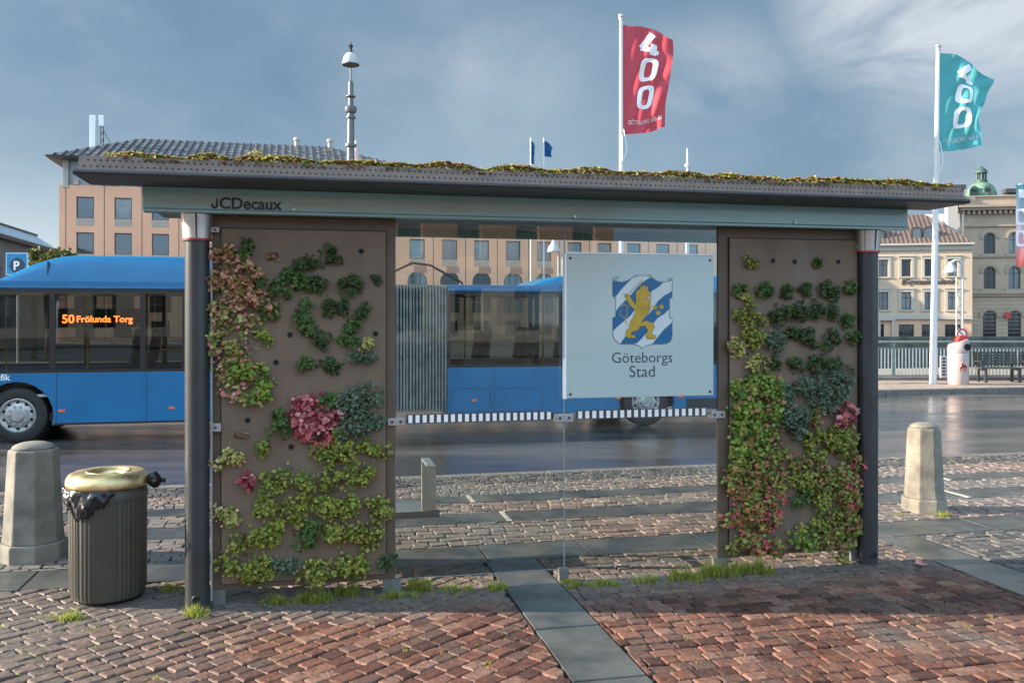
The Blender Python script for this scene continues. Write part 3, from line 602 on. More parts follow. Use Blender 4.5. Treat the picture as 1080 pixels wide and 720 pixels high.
def lobed(mb, p, n, up, r, lobes=5, r_=rng):
    """a rounded, lobed leaf: notched outline, cupped, with a slight fold down the middle"""
    n = n.normalized(); f = (up - n * up.dot(n)); f = f.normalized() if f.length > 1e-3 else n.orthogonal().normalized(); e = n.cross(f)
    k = lobes * 2; vs = [p + n * r * -.12]; 
    for i in range(k):
        a = PI * .5 + (i + .5) * 2 * PI / k; q = r * ((1.0 if i % 2 else .78) * r_.uniform(.9, 1.1)) * (.55 if i == k - 1 else 1)
        x, y = math.cos(a) * q, math.sin(a) * q; vs.append(p + e * x + f * y + n * (-.16 * r + .26 * abs(x) + r_.uniform(-.05, .05) * r))
    mb.add(vs, [(0, i + 1, (i + 1) % k + 1) for i in range(k)])
def plant_mesh(kind, r, ls, seed, n=None, dense=1.0, droop=.25):
    g = random.Random(seed); mb = MB(); n = n or int((16 + 7600 * r * r) * dense * (.028 / ls) ** 1.25)
    subs = [(g.gauss(0, .42) * r, g.gauss(0, .34) * r - .10 * r, r * g.uniform(.38, .72), g.uniform(.7, 1.15)) for _ in range(g.randint(4, 6))]
    for k in range(n):
        cx_, cz_, sr, sd = g.choice(subs); a = g.random() * 2 * PI; d = math.sqrt(g.random()) * sr
        if g.random() < .07: d *= g.uniform(1.2, 1.8)
        x, z = cx_ + d * math.cos(a), cz_ + d * math.sin(a) * .9 - r * droop * g.random() ** 2
        t = max(0.0, 1 - (d / sr) ** 2); y = -(.010 + r * sd * (.18 + .62 * math.sqrt(t)) * g.uniform(.25, 1.1))
        p = Vector((x, y, z)); nn = Vector((x / r * .6 + g.gauss(0, .5), -1 + g.gauss(0, .3), .55 + z / r * .3 + g.gauss(0, .5)))
        mb.cur = 0; lobed(mb, p, nn, Vector((g.gauss(0, .6), -.3, -1)), ls * g.choice((.5, .65, .8, .95, 1.15)), 5, g)
        if g.random() < .25: mb.cur = 1; mb.tube([(0, .01, 0), (x * .5, y * .7, z * .5 + .01), p - nn.normalized() * ls * .1], [.002, .0018, .0012], 4)
    return mb.mesh('wall_plant', [LM[kind], stem_m], fix=False)
# (pixel x, pixel y of the planting hole, radius, kind, leaf radius)
K = {'D': 'dark green', 'G': 'mid green', 'Y': 'yellow-green', 'P': 'pinkish brown', 'M': 'pink and green', 'R': 'red', 'S': 'grey-green', 'L': 'lime green', 'O': 'olive and red', 'C': 'rust and crimson', 'W': 'pale yellow', 'B': 'withered brown'}
LEFT = [(237, 268, 14, 'P'), (258, 262, 11, 'G'), (257, 281, 15, 'P'), (288, 270, 6, 'B'), (322, 271, 13, 'D'), (349, 267, 11, 'D'),
        (233, 292, 13, 'P'), (253, 303, 15, 'P'), (275, 292, 13, 'G'), (291, 298, 12, 'G'), (306, 291, 12, 'G'), (319, 293, 13, 'G'), (336, 298, 12, 'D'), (369, 298, 14, 'D'), (397, 294, 6, 'D'),
        (222, 298, 8, 'P'), (240, 320, 14, 'M'), (263, 318, 15, 'P'), (283, 326, 12, 'G'), (272, 311, 11, 'P'), (319, 329, 14, 'G'), (346, 324, 11, 'D'), (359, 325, 9, 'D'), (382, 329, 11, 'D'),
        (233, 343, 14, 'M'), (254, 340, 13, 'M'), (276, 353, 9, 'Y'), (325, 344, 12, 'G'), (336, 358, 11, 'D'), (369, 352, 12, 'G'), (389, 360, 8, 'W'), (376, 342, 9, 'G'),
        (226, 362, 12, 'M'), (243, 368, 15, 'M'), (255, 388, 15, 'L'), (273, 392, 14, 'L'), (320, 378, 11, 'G'), (320, 388, 6, 'B'), (352, 384, 10, 'D'), (380, 374, 10, 'S'),
        (239, 394, 8, 'M'), (250, 408, 12, 'M'), (272, 412, 13, 'L'),
        (302, 440, 15, 'G'), (345, 421, 13, 'G'), (318, 446, 21, 'R'), (337, 438, 18, 'R'), (323, 424, 15, 'R'), (330, 460, 12, 'R'), (347, 447, 13, 'R'), (368, 421, 17, 'S'), (388, 420, 15, 'S'), (374, 439, 16, 'S'), (393, 438, 11, 'S'),
        (256, 456, 6, 'B'), (241, 481, 12, 'W'), (275, 473, 10, 'Y'), (357, 453, 9, 'Y'), (344, 473, 15, 'Y'), (364, 475, 14, 'Y'), (395, 472, 12, 'Y'),
        (259, 502, 9, 'R'), (291, 507, 15, 'Y'), (322, 503, 14, 'Y'), (356, 501, 16, 'Y'), (387, 500, 12, 'Y'),
        (242, 540, 13, 'W'), (277, 537, 15, 'Y'), (309, 536, 15, 'Y'), (341, 531, 16, 'Y'), (370, 533, 15, 'Y'), (400, 530, 14, 'Y'),
        (262, 567, 13, 'Y'), (291, 563, 14, 'Y'), (325, 562, 15, 'G'), (355, 560, 16, 'Y'), (385, 560, 14, 'Y'),
        (247, 597, 17, 'Y'), (271, 592, 17, 'Y'), (304, 594, 13, 'S'), (333, 594, 18, 'Y'), (367, 592, 16, 'Y'), (406, 590, 12, 'D')]
RIGHT = [(791, 276, 7, 'Y'), (862, 276, 7, 'G'),
         (780, 301, 9, 'G'), (788, 311, 6, 'W'), (806, 303, 12, 'G'), (828, 306, 11, 'D'), (849, 303, 10, 'D'), (876, 303, 12, 'D'), (895, 303, 10, 'G'),
         (791, 332, 13, 'Y'), (817, 331, 12, 'D'), (833, 329, 13, 'D'), (846, 328, 10, 'D'), (862, 328, 11, 'D'), (883, 329, 11, 'D'), (894, 336, 9, 'G'),
         (774, 358, 11, 'W'), (797, 351, 13, 'Y'), (815, 357, 12, 'S'), (832, 350, 11, 'D'), (851, 354, 12, 'D'), (875, 354, 11, 'D'), (895, 356, 10, 'G'),
         (797, 379, 10, 'W'), (814, 379, 8, 'D'), (838, 380, 12, 'D'), (861, 381, 12, 'D'), (884, 381, 10, 'D'),
         (782, 408, 15, 'L'), (799, 402, 17, 'L'), (815, 412, 15, 'L'), (833, 410, 13, 'S'), (853, 401, 14, 'S'), (871, 402, 16, 'S'), (887, 403, 14, 'S'), (864, 416, 13, 'S'),
         (779, 430, 14, 'L'), (797, 428, 17, 'L'), (814, 432, 14, 'L'), (833, 436, 16, 'S'), (857, 432, 11, 'O'), (888, 434, 13, 'R'), (870, 427, 11, 'S'),
         (777, 454, 13, 'L'), (795, 452, 16, 'L'), (813, 455, 12, 'O'), (836, 453, 13, 'S'), (852, 455, 12, 'Y'), (871, 457, 12, 'Y'), (893, 456, 15, 'Y'),
         (782, 478, 14, 'L'), (801, 474, 15, 'L'), (818, 481, 11, 'O'), (842, 483, 13, 'O'), (861, 479, 10, 'Y'), (889, 473, 13, 'Y'),
         (779, 500, 14, 'O'), (800, 497, 16, 'O'), (818, 505, 13, 'O'), (847, 503, 15, 'Y'), (866, 500, 15, 'O'), (885, 499, 15, 'O'), (899, 503, 14, 'C'),
         (777, 518, 12, 'C'), (796, 520, 16, 'O'), (815, 522, 13, 'C'), (848, 522, 12, 'G'), (868, 520, 15, 'Y'), (889, 524, 16, 'O'), (901, 527, 11, 'C'),
         (779, 545, 12, 'C'), (797, 546, 16, 'C'), (815, 545, 14, 'C'), (850, 563, 14, 'L'), (870, 548, 14, 'Y'), (888, 549, 15, 'O'), (901, 550, 11, 'O'),
         (778, 571, 10, 'O'), (799, 570, 15, 'C'), (815, 572, 11, 'C'), (873, 569, 12, 'O'), (892, 568, 13, 'O')]
ORD = ['first', 'second', 'third', 'fourth', 'fifth', 'sixth', 'seventh', 'eighth', 'ninth', 'tenth', 'eleventh', 'twelfth', 'thirteenth', 'fourteenth']
def plant_rows(items):
    its = sorted(items, key=lambda a: a[1]); rows = []
    for it in its:
        if rows and it[1] - rows[-1][0][1] < 17: rows[-1].append(it)
        else: rows.append([it])
    return [sorted(r) for r in rows]
seed = 100
for side, items in (('left', LEFT), ('right', RIGHT)):
    rows = plant_rows(items)
    for ri, row in enumerate(rows):
        for ci, (px, py, pr, k) in enumerate(row):
            seed += 1; u, z = SH.hit(px, py, .0); r = pr / (150 if side == 'left' else 134) * (1.02 if k in 'DGB' else 1.16)
            kind = K[k]; ls = {'R': .029, 'L': .021, 'S': .014, 'P': .0165, 'M': .018, 'D': .0155, 'G': .0165, 'B': .015, 'C': .019, 'O': .0175, 'W': .016}.get(k, .0148)
            size = 'tiny' if pr < 8 else 'small' if pr < 11 else 'bushy' if pr < 15 else 'broad'
            me = plant_mesh(kind, r, ls, seed, dense=.62 if k in 'RPMB' else .92)
            o = obj('wall_plant', me, None, loc=SH.world(u, .012, z), rot=(0, 0, SH.a))
            place = 'leftmost' if ci == 0 else 'rightmost' if ci == len(row) - 1 else ORD[ci] + ' from the left'
            rw = 'top row' if ri == 0 else 'bottom row' if ri == len(rows) - 1 else ORD[ri] + ' row'
            tag(o, f'{size} {kind} plant, {place}, {rw}, {side} wall panel', 'plant', 'plants growing in the wall panels')

# ================================================================== LITTER BIN, BOLLARDS
gold_m = mk('gold_lid', (.70, .54, .28), .46, 1, var=.2, scale=9, rvar=.1)
bin_m = mk('olive_bin', (.050, .046, .034), .5, var=.14, scale=3)
bag_m = mk('bin_bag', (.012, .0125, .014), .24, var=.2, spec=.4)
BC = Vector((-2.895, 6.46, 0))
bn = thing('litter_bin', 'fluted dark olive litter bin with a golden ring lid and a black bag hanging out', 'litter bin', BC, R(10)); bn.scale = (.925, .925, 1)
mb = MB(); seg = 192; prof = [(.235, .012), (.262, .03), (.274, .08), (.277, .70), (.277, .715)]
mb.lathe(prof, seg, rad=lambda a, z: 1 + (.012 * (1 if math.sin(a * 48) > 0 else -1) if .05 < z < .72 else 0))
obj('body', mb, bin_m, bn, smooth=True)
obj('collar', MB().lathe([(.284, .716), (.286, .74), (.282, .775), (.270, .80)], 64), bin_m, bn, smooth=True)
lid = obj('lid', MB().lathe([(.27, .802), (.296, .803), (.304, .825), (.300, .858), (.282, .888), (.245, .905), (.19, .907), (.150, .900), (.128, .885), (.118, .860), (.112, .80)], 72, caps=False), gold_m, bn, smooth='all')
obj('ring', MB().lathe([(.146, .9005), (.149, .908), (.157, .909), (.160, .9045)], 56, caps=False), gold_m, lid, smooth='all')
obj('opening', MB().lathe([(.001, .80), (.111, .80)], 40, caps=False), hole_m, lid)
g_ = random.Random(5); mb = MB(); na, nz_ = 90, 22
for j in range(nz_ + 1):
    for i in range(na + 1):
        s = i / na; a = R(188 + 104 * s); t = j / nz_
        edge = .02 + .19 * max(0, 1 - abs(s - .52) * 2.0) ** .75 + .016 * math.sin(s * 31)
        fold = math.sin(s * 17 + 1.2 * math.sin(t * 3) + 3 * t) + .55 * math.sin(s * 38 - t * 8) + .15 * math.sin(s * 71 + t * 13)
        rr = .290 + .024 * math.sin(t * PI * .9) + .0075 * fold * min(1, t * 4) + .0012 * g_.uniform(-1, 1) * (t > .05)
        mb.v.append((rr * math.cos(a), rr * math.sin(a), .808 - t * edge + .003 * math.sin(s * 24 + t * 7) * t))
for j in range(nz_):
    for i in range(na): q = j * (na + 1) + i; mb.f.append((q, q + 1, q + na + 2, q + na + 1)); mb.mi.append(0)
bo = obj('bag_flap', mb, bag_m, bn, fix=False, smooth='all')
sm_ = bo.modifiers.new('thickness', 'SOLIDIFY'); sm_.thickness = .003
mb = MB(); pr = [(.01 + .045 * math.sin(PI * min(1, t * 1.15)) + .008 * g_.uniform(-1, 1), t * .15) for t in [k / 9 for k in range(10)]]
mb.lathe(pr, 18, (0, 0, 0), 'x', rad=lambda a, z: 1 + .25 * math.sin(a * 5 + z * 40))
mb.v = [(x + .275, y - .02, z + .835 - .12 * max(0, x - .08)) for x, y, z in mb.v]
obj('bag_knot', mb, bag_m, bn, smooth='all')

stone_m = mk('bollard_granite', (.125, .115, .095), .85, c2=(.255, .235, .195), scale=3.2, bump=.5, bscale=70, p=(.36, .62))
def bollard(loc, k, label, rz, sun_m=stone_m):
    b = thing('stone_bollard', label, 'bollard', loc, rz, 'granite bollards on the square')
    a0 = PI / 8
    obj('base', MB().lathe([(.262, -.04), (.262, .125), (.252, .14)], 8, a0=a0), sun_m, b, bevel=.012)
    obj('shaft', MB().lathe([(.238, .141), (.226, .25), (.192, .87), (.178, .885)], 8, a0=a0), sun_m, b, bevel=.010)
    dome = [(.166 * math.cos(t * PI / 2 * .97), .886 + .055 * math.sin(t * PI / 2)) for t in [q / 6 for q in range(7)]]
    obj('dome_top', MB().lathe(dome, 24), sun_m, b, smooth='all')
    b.scale = (k[0], k[0], k[1])
bollard((-4.0, 7.53, 0), (1.0, 1.03), 'weathered octagonal granite bollard beside the golden-lidded litter bin', R(8))
bollard((4.30, 9.40, 0), (.86, .97), 'pale octagonal granite bollard standing alone to the right of the shelter', R(-14))

# ================================================================== ARTICULATED BUS
bus_blue = mk('bus_blue', (.001, .135, .30), .30, var=.10, scale=1.3, coat=.15, rvar=.10)
bus_dark = mk('bus_black_trim', (.018, .019, .021), .3, var=.2)
inter = mk('bus_interior_grey', (.42, .42, .40), .7, var=.1); seat_m = mk('seat_cloth', (.05, .07, .12), .8, var=.3, scale=14); yellow = mk('yellow_rail', (.75, .38, .03), .4)
tyre_m = mk('tyre_rubber', (.022, .021, .020), .75, var=.25, scale=9); rim_m = mk('wheel_rim', (.42, .41, .39), .45, .6, var=.25, scale=12)
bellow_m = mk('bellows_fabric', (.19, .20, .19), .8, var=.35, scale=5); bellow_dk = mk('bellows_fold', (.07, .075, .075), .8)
bus = thing('articulated_bus', 'blue articulated city bus on route 50 waiting in the road behind the shelter', 'bus', BUS.o, BUS.a)
UF, UB0, UB1, UE = -2.75, 6.36, 7.31, 13.95; WID = 2.5
def arch_poly(u0, u1, z0, z1, wheels, r=.57, cz=.47):
    p = [(u0, z1), (u0, z0)]
    for w in wheels:
        if not u0 < w < u1: continue
        h = math.sqrt(r * r - (z0 - cz) ** 2)
        a0 = math.atan2(z0 - cz, -h); a1 = math.atan2(z0 - cz, h)
        if a0 < 0: a0 += 2 * PI
        for k in range(15): a = a0 + (a1 - a0) * k / 14; p.append((w + r * math.cos(a), cz + r * math.sin(a)))
    p += [(u1, z0), (u1, z1)]; return p
def coach(name, u0, u1, wheels, splits, front):
    b = obj(name, MB().prism(arch_poly(u0, u1, .30, 1.185, wheels), 0, .06).prism(arch_poly(u0, u1, .30, 1.185, wheels), WID - .06, WID)
            .box(u0, u1, 0.03, WID - .03, 2.60, 2.735).box(u0, u0 + .06, .061, WID - .061, .3, 2.6 if not front else 1.0).box(u1 - .06, u1, .061, WID - .061, .3, 2.599), bus_blue, bus, bevel=.008)
    obj('roof_rail', MB().box(u0, u1, -.012, .0295, 2.625, 2.665).box(u0, u1, WID - .0295, WID + .012, 2.625, 2.665), mk('rail_blue', (.03, .16, .32), .3), b)
    obj('chassis', MB().box(u0 + .1, u1 - .1, .15, WID - .15, .36, .50).box(u0 + 1.0, u0 + 2.4, .07, .3, .18, .345), bus_dark, b)
    obj('floor', MB().box(u0 + .061, u1 - .061, .061, WID - .061, .78, .82), inter, b)
    obj('ceiling', MB().box(u0 + .061, u1 - .061, .061, WID - .061, 2.55, 2.597), inter, b)
    f = MB()
    for y0, y1 in ((.004, .05), (WID - .05, WID - .004)):
        f.box(u0, u1, y0, y1, 1.187, 1.235); f.box(u0, u1, y0, y1, 2.56, 2.598)
        for s in splits: f.box(s - .045, s + .045, y0, y1, 1.2355, 2.5595)
    obj('window_frame', f, bus_dark, b)
    for i in range(len(splits) - 1):
        a, c = splits[i] + .046, splits[i + 1] - .046
        obj('window', MB().box(a, c, .008, .016, 1.2355, 2.5595), bus_glass, b)
        obj('window', MB().box(a, c, WID - .016, WID - .008, 1.2355, 2.5595), bus_glass, b)
    return b
bx = lambda px, py=350: BUS.hit(px, py)[0]
s1 = [UF, bx(55), bx(150.5), bx(195), 3.6, 4.9, UB0]
fr = coach('front_coach', UF, UB0, [0, 4.55], s1, True)
re = coach('rear_coach', UB1, UE, [11.25], [UB1, UB1 + 2.2, bx(600), 10.6, 12.2, UE], False)
obj('windscreen', MB().box(UF - .02, UF, .08, WID - .08, 1.1, 2.6), bus_glass, fr)
obj('bumper', MB().box(UF - .06, UF - .001, .05, WID - .05, .3, .7), bus_dark, fr, bevel=.02)
# roof pods
pz = 3.20; pp = [(-.36, 2.737), (-.24, 2.80), (-.08, 2.89), (.08, 2.975), (.24, 3.05), (.42, 3.12), (.62, 3.17), (.85, pz), (5.9, pz), (5.98, 3.15), (6.0, 2.737)]
def pod(parent, pp):
    mb = MB(); rings = []; secs = [(0.03, 0.0), (0.05, .45), (.10, .78), (.19, .95), (.32, 1.0)]
    ys = [(y, k) for y, k in secs] + [(WID - y, k) for y, k in reversed(secs)]
    n = len(pp)
    for y, k in ys: mb.v += [(u, y, 2.737 + (z - 2.737) * k) for u, z in pp]
    for j in range(len(ys) - 1):
        for i in range(n - 1): mb.f.append((j * n + i, j * n + i + 1, (j + 1) * n + i + 1, (j + 1) * n + i)); mb.mi.append(0)
    return obj('roof_pod', mb, bus_blue, parent, smooth=True)
po = pod(fr, pp); u = bx(49, 285)
obj('pod_seam', MB().prism([(u, 2.739), (u + .02, 2.739), (u + .02, 3.08), (u, 3.08)], .042, .10), bus_dark, po)
pod(re, [(8.95, 2.737), (9.25, 2.86), (9.55, 2.93), (10.1, 2.97), (13.5, 2.97), (13.6, 2.737)])
# destination display
du0, dz0 = BUS.hit(61, 345.5, .06); du1, dz1 = BUS.hit(147, 325.5, .06)
dsp = obj('destination_display', MB().box(du0, du1, .06, .16, dz0, dz1), blackgloss, fr)
led = emit('amber_led', (1.0, .13, .02), 3.2)
def led_words(s, xa, xb, yb, hh, bold=.004):
    u0, z0 = BUS.hit(xa, yb, .055); u1, _ = BUS.hit(xb, yb, .055); obj('lettering', fit(text_mb(s, .2, .003, bold=bold), u0, u1, z0, .055), led, dsp)
led_words('50', 65.5, 78.5, 340.5, .2); led_words('Frölunda Torg', 81, 140, 339.6, .2)
u0, z0 = BUS.hit(-30, 401.5); u1, _ = BUS.hit(11, 401.5)
obj('lettering', fit(text_mb('Västtrafik', .2, .003, bold=.003), u0, u1, z0, -.003), white, fr)
for px, py, pa in ((65, 433, fr), (181, 430, fr), (500.5, 422, re), (652, 419.5, re), (718, 418.5, re)):
    u, z = BUS.hit(px, py); obj('side_reflector', MB().box(u - .055, u + .055, -.010, .004, z - .022, z + .022), mk('amber_reflector', (.75, .16, .06), .25), pa, bevel=.003)
def hatch(x0, x1, y0, y1):
    a, zb = BUS.hit(x0, y1); b, zt = BUS.hit(x1, y0); w = .012; m2 = MB()
    m2.box(a, b, -.003, .0, zt - w, zt).box(a, b, -.003, .0, zb, zb + w).box(a, a + w, -.003, 0, zb + w, zt - w).box(b - w, b, -.003, 0, zb + w, zt - w); obj('hatch', m2, mk('hatch_seam', (.006, .05, .14), .5), re)
hatch(474.5, 518, 409, 434.5); hatch(521, 572, 408, 434)
a, zb = BUS.hit(724, 432); b, zt = BUS.hit(757, 420)
gm_ = MB()
for k in range(8): gm_.box(a, b, -.006, .0, zb + .02 + k * (zt - zb) / 8.5, zb + .045 + k * (zt - zb) / 8.5)
obj('grille', gm_, bus_dark, re)
for pa, us in ((fr, (-1.2, .62, 2.05, 3.3, 3.95, 5.12)), (re, (8.2, 10.66, 11.84, 12.9))):
    sm_ = MB()
    for u in us: sm_.box(u - .006, u + .006, -.0022, .0, .302, 1.184)
    obj('panel_joint', sm_, mk('hatch_seam', (.006, .05, .14), .5), pa)
sk_ = MB()
for u0_, u1_ in ((UF, -.58), (.58, 3.97), (5.13, UB0)): sk_.box(u0_, u1_, -.004, .0, .300, .335)
obj('lower_trim', sk_, bus_dark, fr)
# bellows
m2 = MB(); n = 16; du = (UB1 - UB0) / n
for k in range(n):
    a = UB0 + k * du
    k1, k2 = rng.uniform(.12, .3), rng.uniform(.55, .75); dp_ = -.03 + rng.uniform(-.012, .012); pf = [(a + .001, .05), (a + du * k1, dp_), (a + du * k2, dp_), (a + du * .92, .05)]
    m2.prism(pf, .40, 2.70, 'z'); m2.prism([(x, WID - y) for x, y in pf], .40, 2.70, 'z'); m2.box(a + .006, a + du * .8, .052, WID - .052, 2.66, 2.73)
bl = obj('bellows', m2, bellow_m, bus, smooth=True)
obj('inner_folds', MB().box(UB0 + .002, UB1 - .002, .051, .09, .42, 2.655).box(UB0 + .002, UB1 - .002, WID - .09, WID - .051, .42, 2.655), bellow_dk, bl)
hp = [(UB0 - .05, 2.74), (UB0 + .02, 3.0), (UB0 + .35, 3.16), (UB0 + .7, 3.12), (UB0 + 1.05, 2.93), (UB0 + 1.3, 2.80), (UB0 + 1.32, 2.74)]
obj('hose', MB().tube([(u, .5, z) for u, z in hp], .022, 8), black, bl, smooth=True)
def wheel(u, y, s):
    w = obj('wheel', MB().box(u - .05, u + .05, y - .03 * s, y + .24 * s, .42, .52), bus_dark, bus)
    o = y + s * .0
    obj('tyre', MB().lathe([(.29, .0), (.33, -.012), (.42, -.012), (.458, .012), (.47, .05), (.47, .24), (.44, .28), (.29, .28)] if s > 0 else [(.29, 0), (.33, .012), (.42, .012), (.458, -.012), (.47, -.05), (.47, -.24), (.44, -.28), (.29, -.28)], 48, (u, o, .47), 'y', caps=False), tyre_m, w, smooth=True)
    r = obj('rim', MB().lathe([(.292, .004 * s), (.275, -.004 * s), (.258, .02 * s), (.225, .035 * s), (.19, .012 * s), (.12, .0), (.09, -.03 * s), (.001, -.032 * s)], 40, (u, o, .47), 'y', caps=False), rim_m, w, smooth=True)
    nb = MB()
    for k in range(10):
        a = k * PI / 5; nb.lathe([(.001, -.02 * s), (.017, -.018 * s), (.019, .01 * s)], 8, (u + .155 * math.cos(a), o, .47 + .155 * math.sin(a)), 'y')
    obj('bolts', nb, rim_m, r)
    hb = MB()
    for k in range(10):
        a = (k + .5) * PI / 5; hb.lathe([(.001, .022 * s), (.026, .022 * s)], 10, (u + .222 * math.cos(a), o, .47 + .222 * math.sin(a)), 'y', caps=False)
    obj('openings', shift(hb, 0, -.002 * s, 0), hole_m, r)
for u in (0, 4.55, 11.25): wheel(u, .05, 1); wheel(u, WID - .05, -1)
for w, pa in ((0, fr), (4.55, fr), (11.25, re)): obj('wheel_arch', MB().box(w - .6, w + .6, .37, .40, .32, 1.05), bus_dark, pa)
# inside: seats and yellow rails
def seat(u, y, pa):
    o = obj('passenger_seat', MB().box(u, u + .42, y, y + .8, 1.15, 1.25).prism([(u + .36, 1.26), (u + .44, 1.26), (u + .54, 1.93), (u + .46, 1.93)], y, y + .8), seat_m, pa, bevel=.03)
for u in (1.35, 2.3, 3.2, 4.3, 5.3): seat(u, .25, fr); seat(u + .1, 1.5, fr)
for u in (7.7, 8.6, 9.5, 10.6, 11.6, 12.5): seat(u, .25, re); seat(u + .1, 1.5, re)
def rail(u, y, pa): obj('yellow_pole', MB().tube([(u, y, .82), (u, y, 2.55)], .02, 8), yellow, pa)
for u in (-.6, .9, 1.9, 3.0, 4.9): rail(u, .95, fr)
for u in (7.8, 9.4, 11.0, 12.8): rail(u, .95, re)
obj('yellow_pole', MB().tube([(-1.4, .5, 1.62), (-.3, .5, 1.62), (-.3, .5, 1.0)], .02, 8).tube([(2.2, .5, 1.55), (2.9, .5, 1.55)], .02, 8), yellow, fr)
obj('driver_partition', MB().box(-1.5, -1.46, .3, 1.3, .82, 2.1), inter, fr)
obj('steering_wheel', MB().tube([(UF + .75 + .1 * math.sin(a * PI / 8), .75 + .22 * math.cos(a * PI / 8), 1.45 + .2 * math.sin(a * PI / 8)) for a in range(17)], .015, 6), bus_dark, fr)

# ================================================================== BUILDINGS
def wall_with_holes(mb, x0, x1, z0, z1, holes, depth, y=0.0):
    """front skin with real openings; every opening gets its reveal"""
    xs = sorted({x0, x1, *[h[0] for h in holes], *[h[1] for h in holes]}); zs = sorted({z0, z1, *[h[2] for h in holes], *[h[3] for h in holes]})
    xs = [x for x in xs if x0 <= x <= x1]; zs = [z for z in zs if z0 <= z <= z1]
    for i in range(len(xs) - 1):
        for j in range(len(zs) - 1):
            cx, cz = (xs[i] + xs[i + 1]) / 2, (zs[j] + zs[j + 1]) / 2
            if any(h[0] < cx < h[1] and h[2] < cz < h[3] for h in holes): continue
            mb.add([(xs[i], y, zs[j]), (xs[i + 1], y, zs[j]), (xs[i + 1], y, zs[j + 1]), (xs[i], y, zs[j + 1])], [(0, 1, 2, 3)])
    for a, b, c, d in holes:
        mb.add([(a, y, c), (b, y, c), (b, y, d), (a, y, d), (a, y + depth, c), (b, y + depth, c), (b, y + depth, d), (a, y + depth, d)], [(0, 1, 5, 4), (1, 2, 6, 5), (2, 3, 7, 6), (3, 0, 4, 7)])
    return mb
WCACHE = {}; wr_ = random.Random(12)
def window(parent, x0, x1, z0, z1, y, fm, gm, mull=1, trans=True, arch=False, label=None):
    q_ = wr_.random(); gm = far_pale if q_ < .16 else far_glass if q_ < .45 else gm
    w, h = x1 - x0, z1 - z0; key = (round(w, 2), round(h, 2), fm.name, gm.name, mull, trans, arch)
    if key not in WCACHE:
        t = .07; m2 = MB(); hw = w / 2
        m2.box(-hw, -hw + t, -.05, .03, 0, h).box(hw - t, hw, -.05, .03, 0, h).box(-hw + t, hw - t, -.05, .03, 0, t).box(-hw + t, hw - t, -.05, .03, h - t, h)
        for k in range(mull): c = -hw + w * (k + 1) / (mull + 1); m2.box(c - .03, c + .03, -.04, .02, t, h - t)
        if trans: m2.box(-hw + t, hw - t, -.042, .018, h * .68, h * .68 + .05)
        WCACHE[key] = (m2.mesh('window', fm), MB().box(-hw + t * .5, hw - t * .5, .021, .028, t * .5, h - t * .5).mesh('pane', gm))
    f, g = WCACHE[key]
    o = obj('window', f, None, parent, loc=((x0 + x1) / 2, y, z0)); obj('pane', g, None, o); return o
def arch_fill(mb, x0, x1, zt, y, d, n=10):
    """masonry corners that turn a square opening into a round-headed one"""
    r = (x1 - x0) / 2; cx = (x0 + x1) / 2; zc = zt - r
    for sgn in (-1, 1):
        p = [(cx + sgn * r * math.cos(k * PI / 2 / n), zc + r * math.sin(k * PI / 2 / n)) for k in range(n + 1)]
        mb.prism([(cx + sgn * r, zt), *p], y, y + d)
far_glass = mk('far_window_glass', (.05, .062, .068), .05, var=.5, scale=.35, spec=1.0, coat=1)
far_pale = mk('far_window_pale', (.20, .22, .22), .12, var=.4, scale=.6, spec=.8)  # pale base colour stands in for bright reflections on some panes
far_dark = mk('far_window_dark', (.028, .030, .032), .08, var=.5, scale=.5, spec=.7)
frame_br = mk('window_frame_brown', (.085, .065, .05), .6); frame_wh = mk('window_frame_pale', (.50, .47, .42), .6)

# ---- long orange building behind the bus
orange_m = mk('apricot_render', (.78, .40, .245), .85, var=.08, scale=.22); stone_tr = mk('pale_stone_trim', (.42, .37, .31), .8, var=.1, scale=.7); slate = mk('slate_roof', (.055, .056, .060), .35, c2=(.12, .12, .125), scale=2.2, rvar=.15, spec=.7)
ob = thing('orange_building', 'long apricot-coloured building with a dark hipped slate roof, behind the blue bus', 'building', OR_.o, OR_.a)
LEN1, LEN2, DEP = 30.2, 64.0, 15.0
holes = []; wins = []
def zrow(px, ytop, ybot): return OR_.hit(px, ybot)[1], OR_.hit(px, ytop)[1]
ra = zrow(90, 207.5, 230.5); rb = zrow(90, 245, 268)
cols = [2.16 + 3.19 * k for k in range(9)] + [32.2 + 3.225 * k for k in range(10)]
for c in cols:
    for z0, z1 in (ra, rb):
        wins.append((c - .74, c + .74, z0, z1, 0))
    wins.append((c - .95, c + .95, 2.6, 6.65, 1)); wins.append((c - .8, c + .8, .35, 1.8, 2))
wm_ = MB(); HT = OR_.hit(75, 195)[1]
wall_with_holes(wm_, 0, LEN2, -.05, HT, [w[:4] for w in wins], .26)
for w in wins:
    if w[4] == 1: arch_fill(wm_, w[0], w[1], w[3], .0, .10)
wm_.add([(0, 0, -.05), (0, DEP, -.05), (0, DEP, HT), (0, 0, HT)], [(0, 1, 2, 3)]); wm_.add([(LEN2, 0, -.05), (LEN2, DEP, -.05), (LEN2, DEP, HT), (LEN2, 0, HT)], [(0, 1, 2, 3)]); wm_.add([(0, DEP, -.05), (LEN2, DEP, -.05), (LEN2, DEP, HT), (0, DEP, HT)], [(0, 1, 2, 3)])
wl = obj('wall', wm_, orange_m, ob, fix=False)
jm = MB()
for c in [0.55] + [c + 1.6 for c in cols]: jm.box(c - .035, c + .035, -.012, .0, .0, HT)
obj('facade_joints', jm, mk('joint_brown', (.20, .12, .085), .9), wl)
tm = MB()
for w in wins:
    if w[4] == 0: tm.box(w[0] + .0, w[1] - .0, -.03, .0, w[2] - .62, w[2] - .04)
obj('spandrel', tm, mk('spandrel_grey', (.40, .33, .27), .8), wl)
pm = MB()
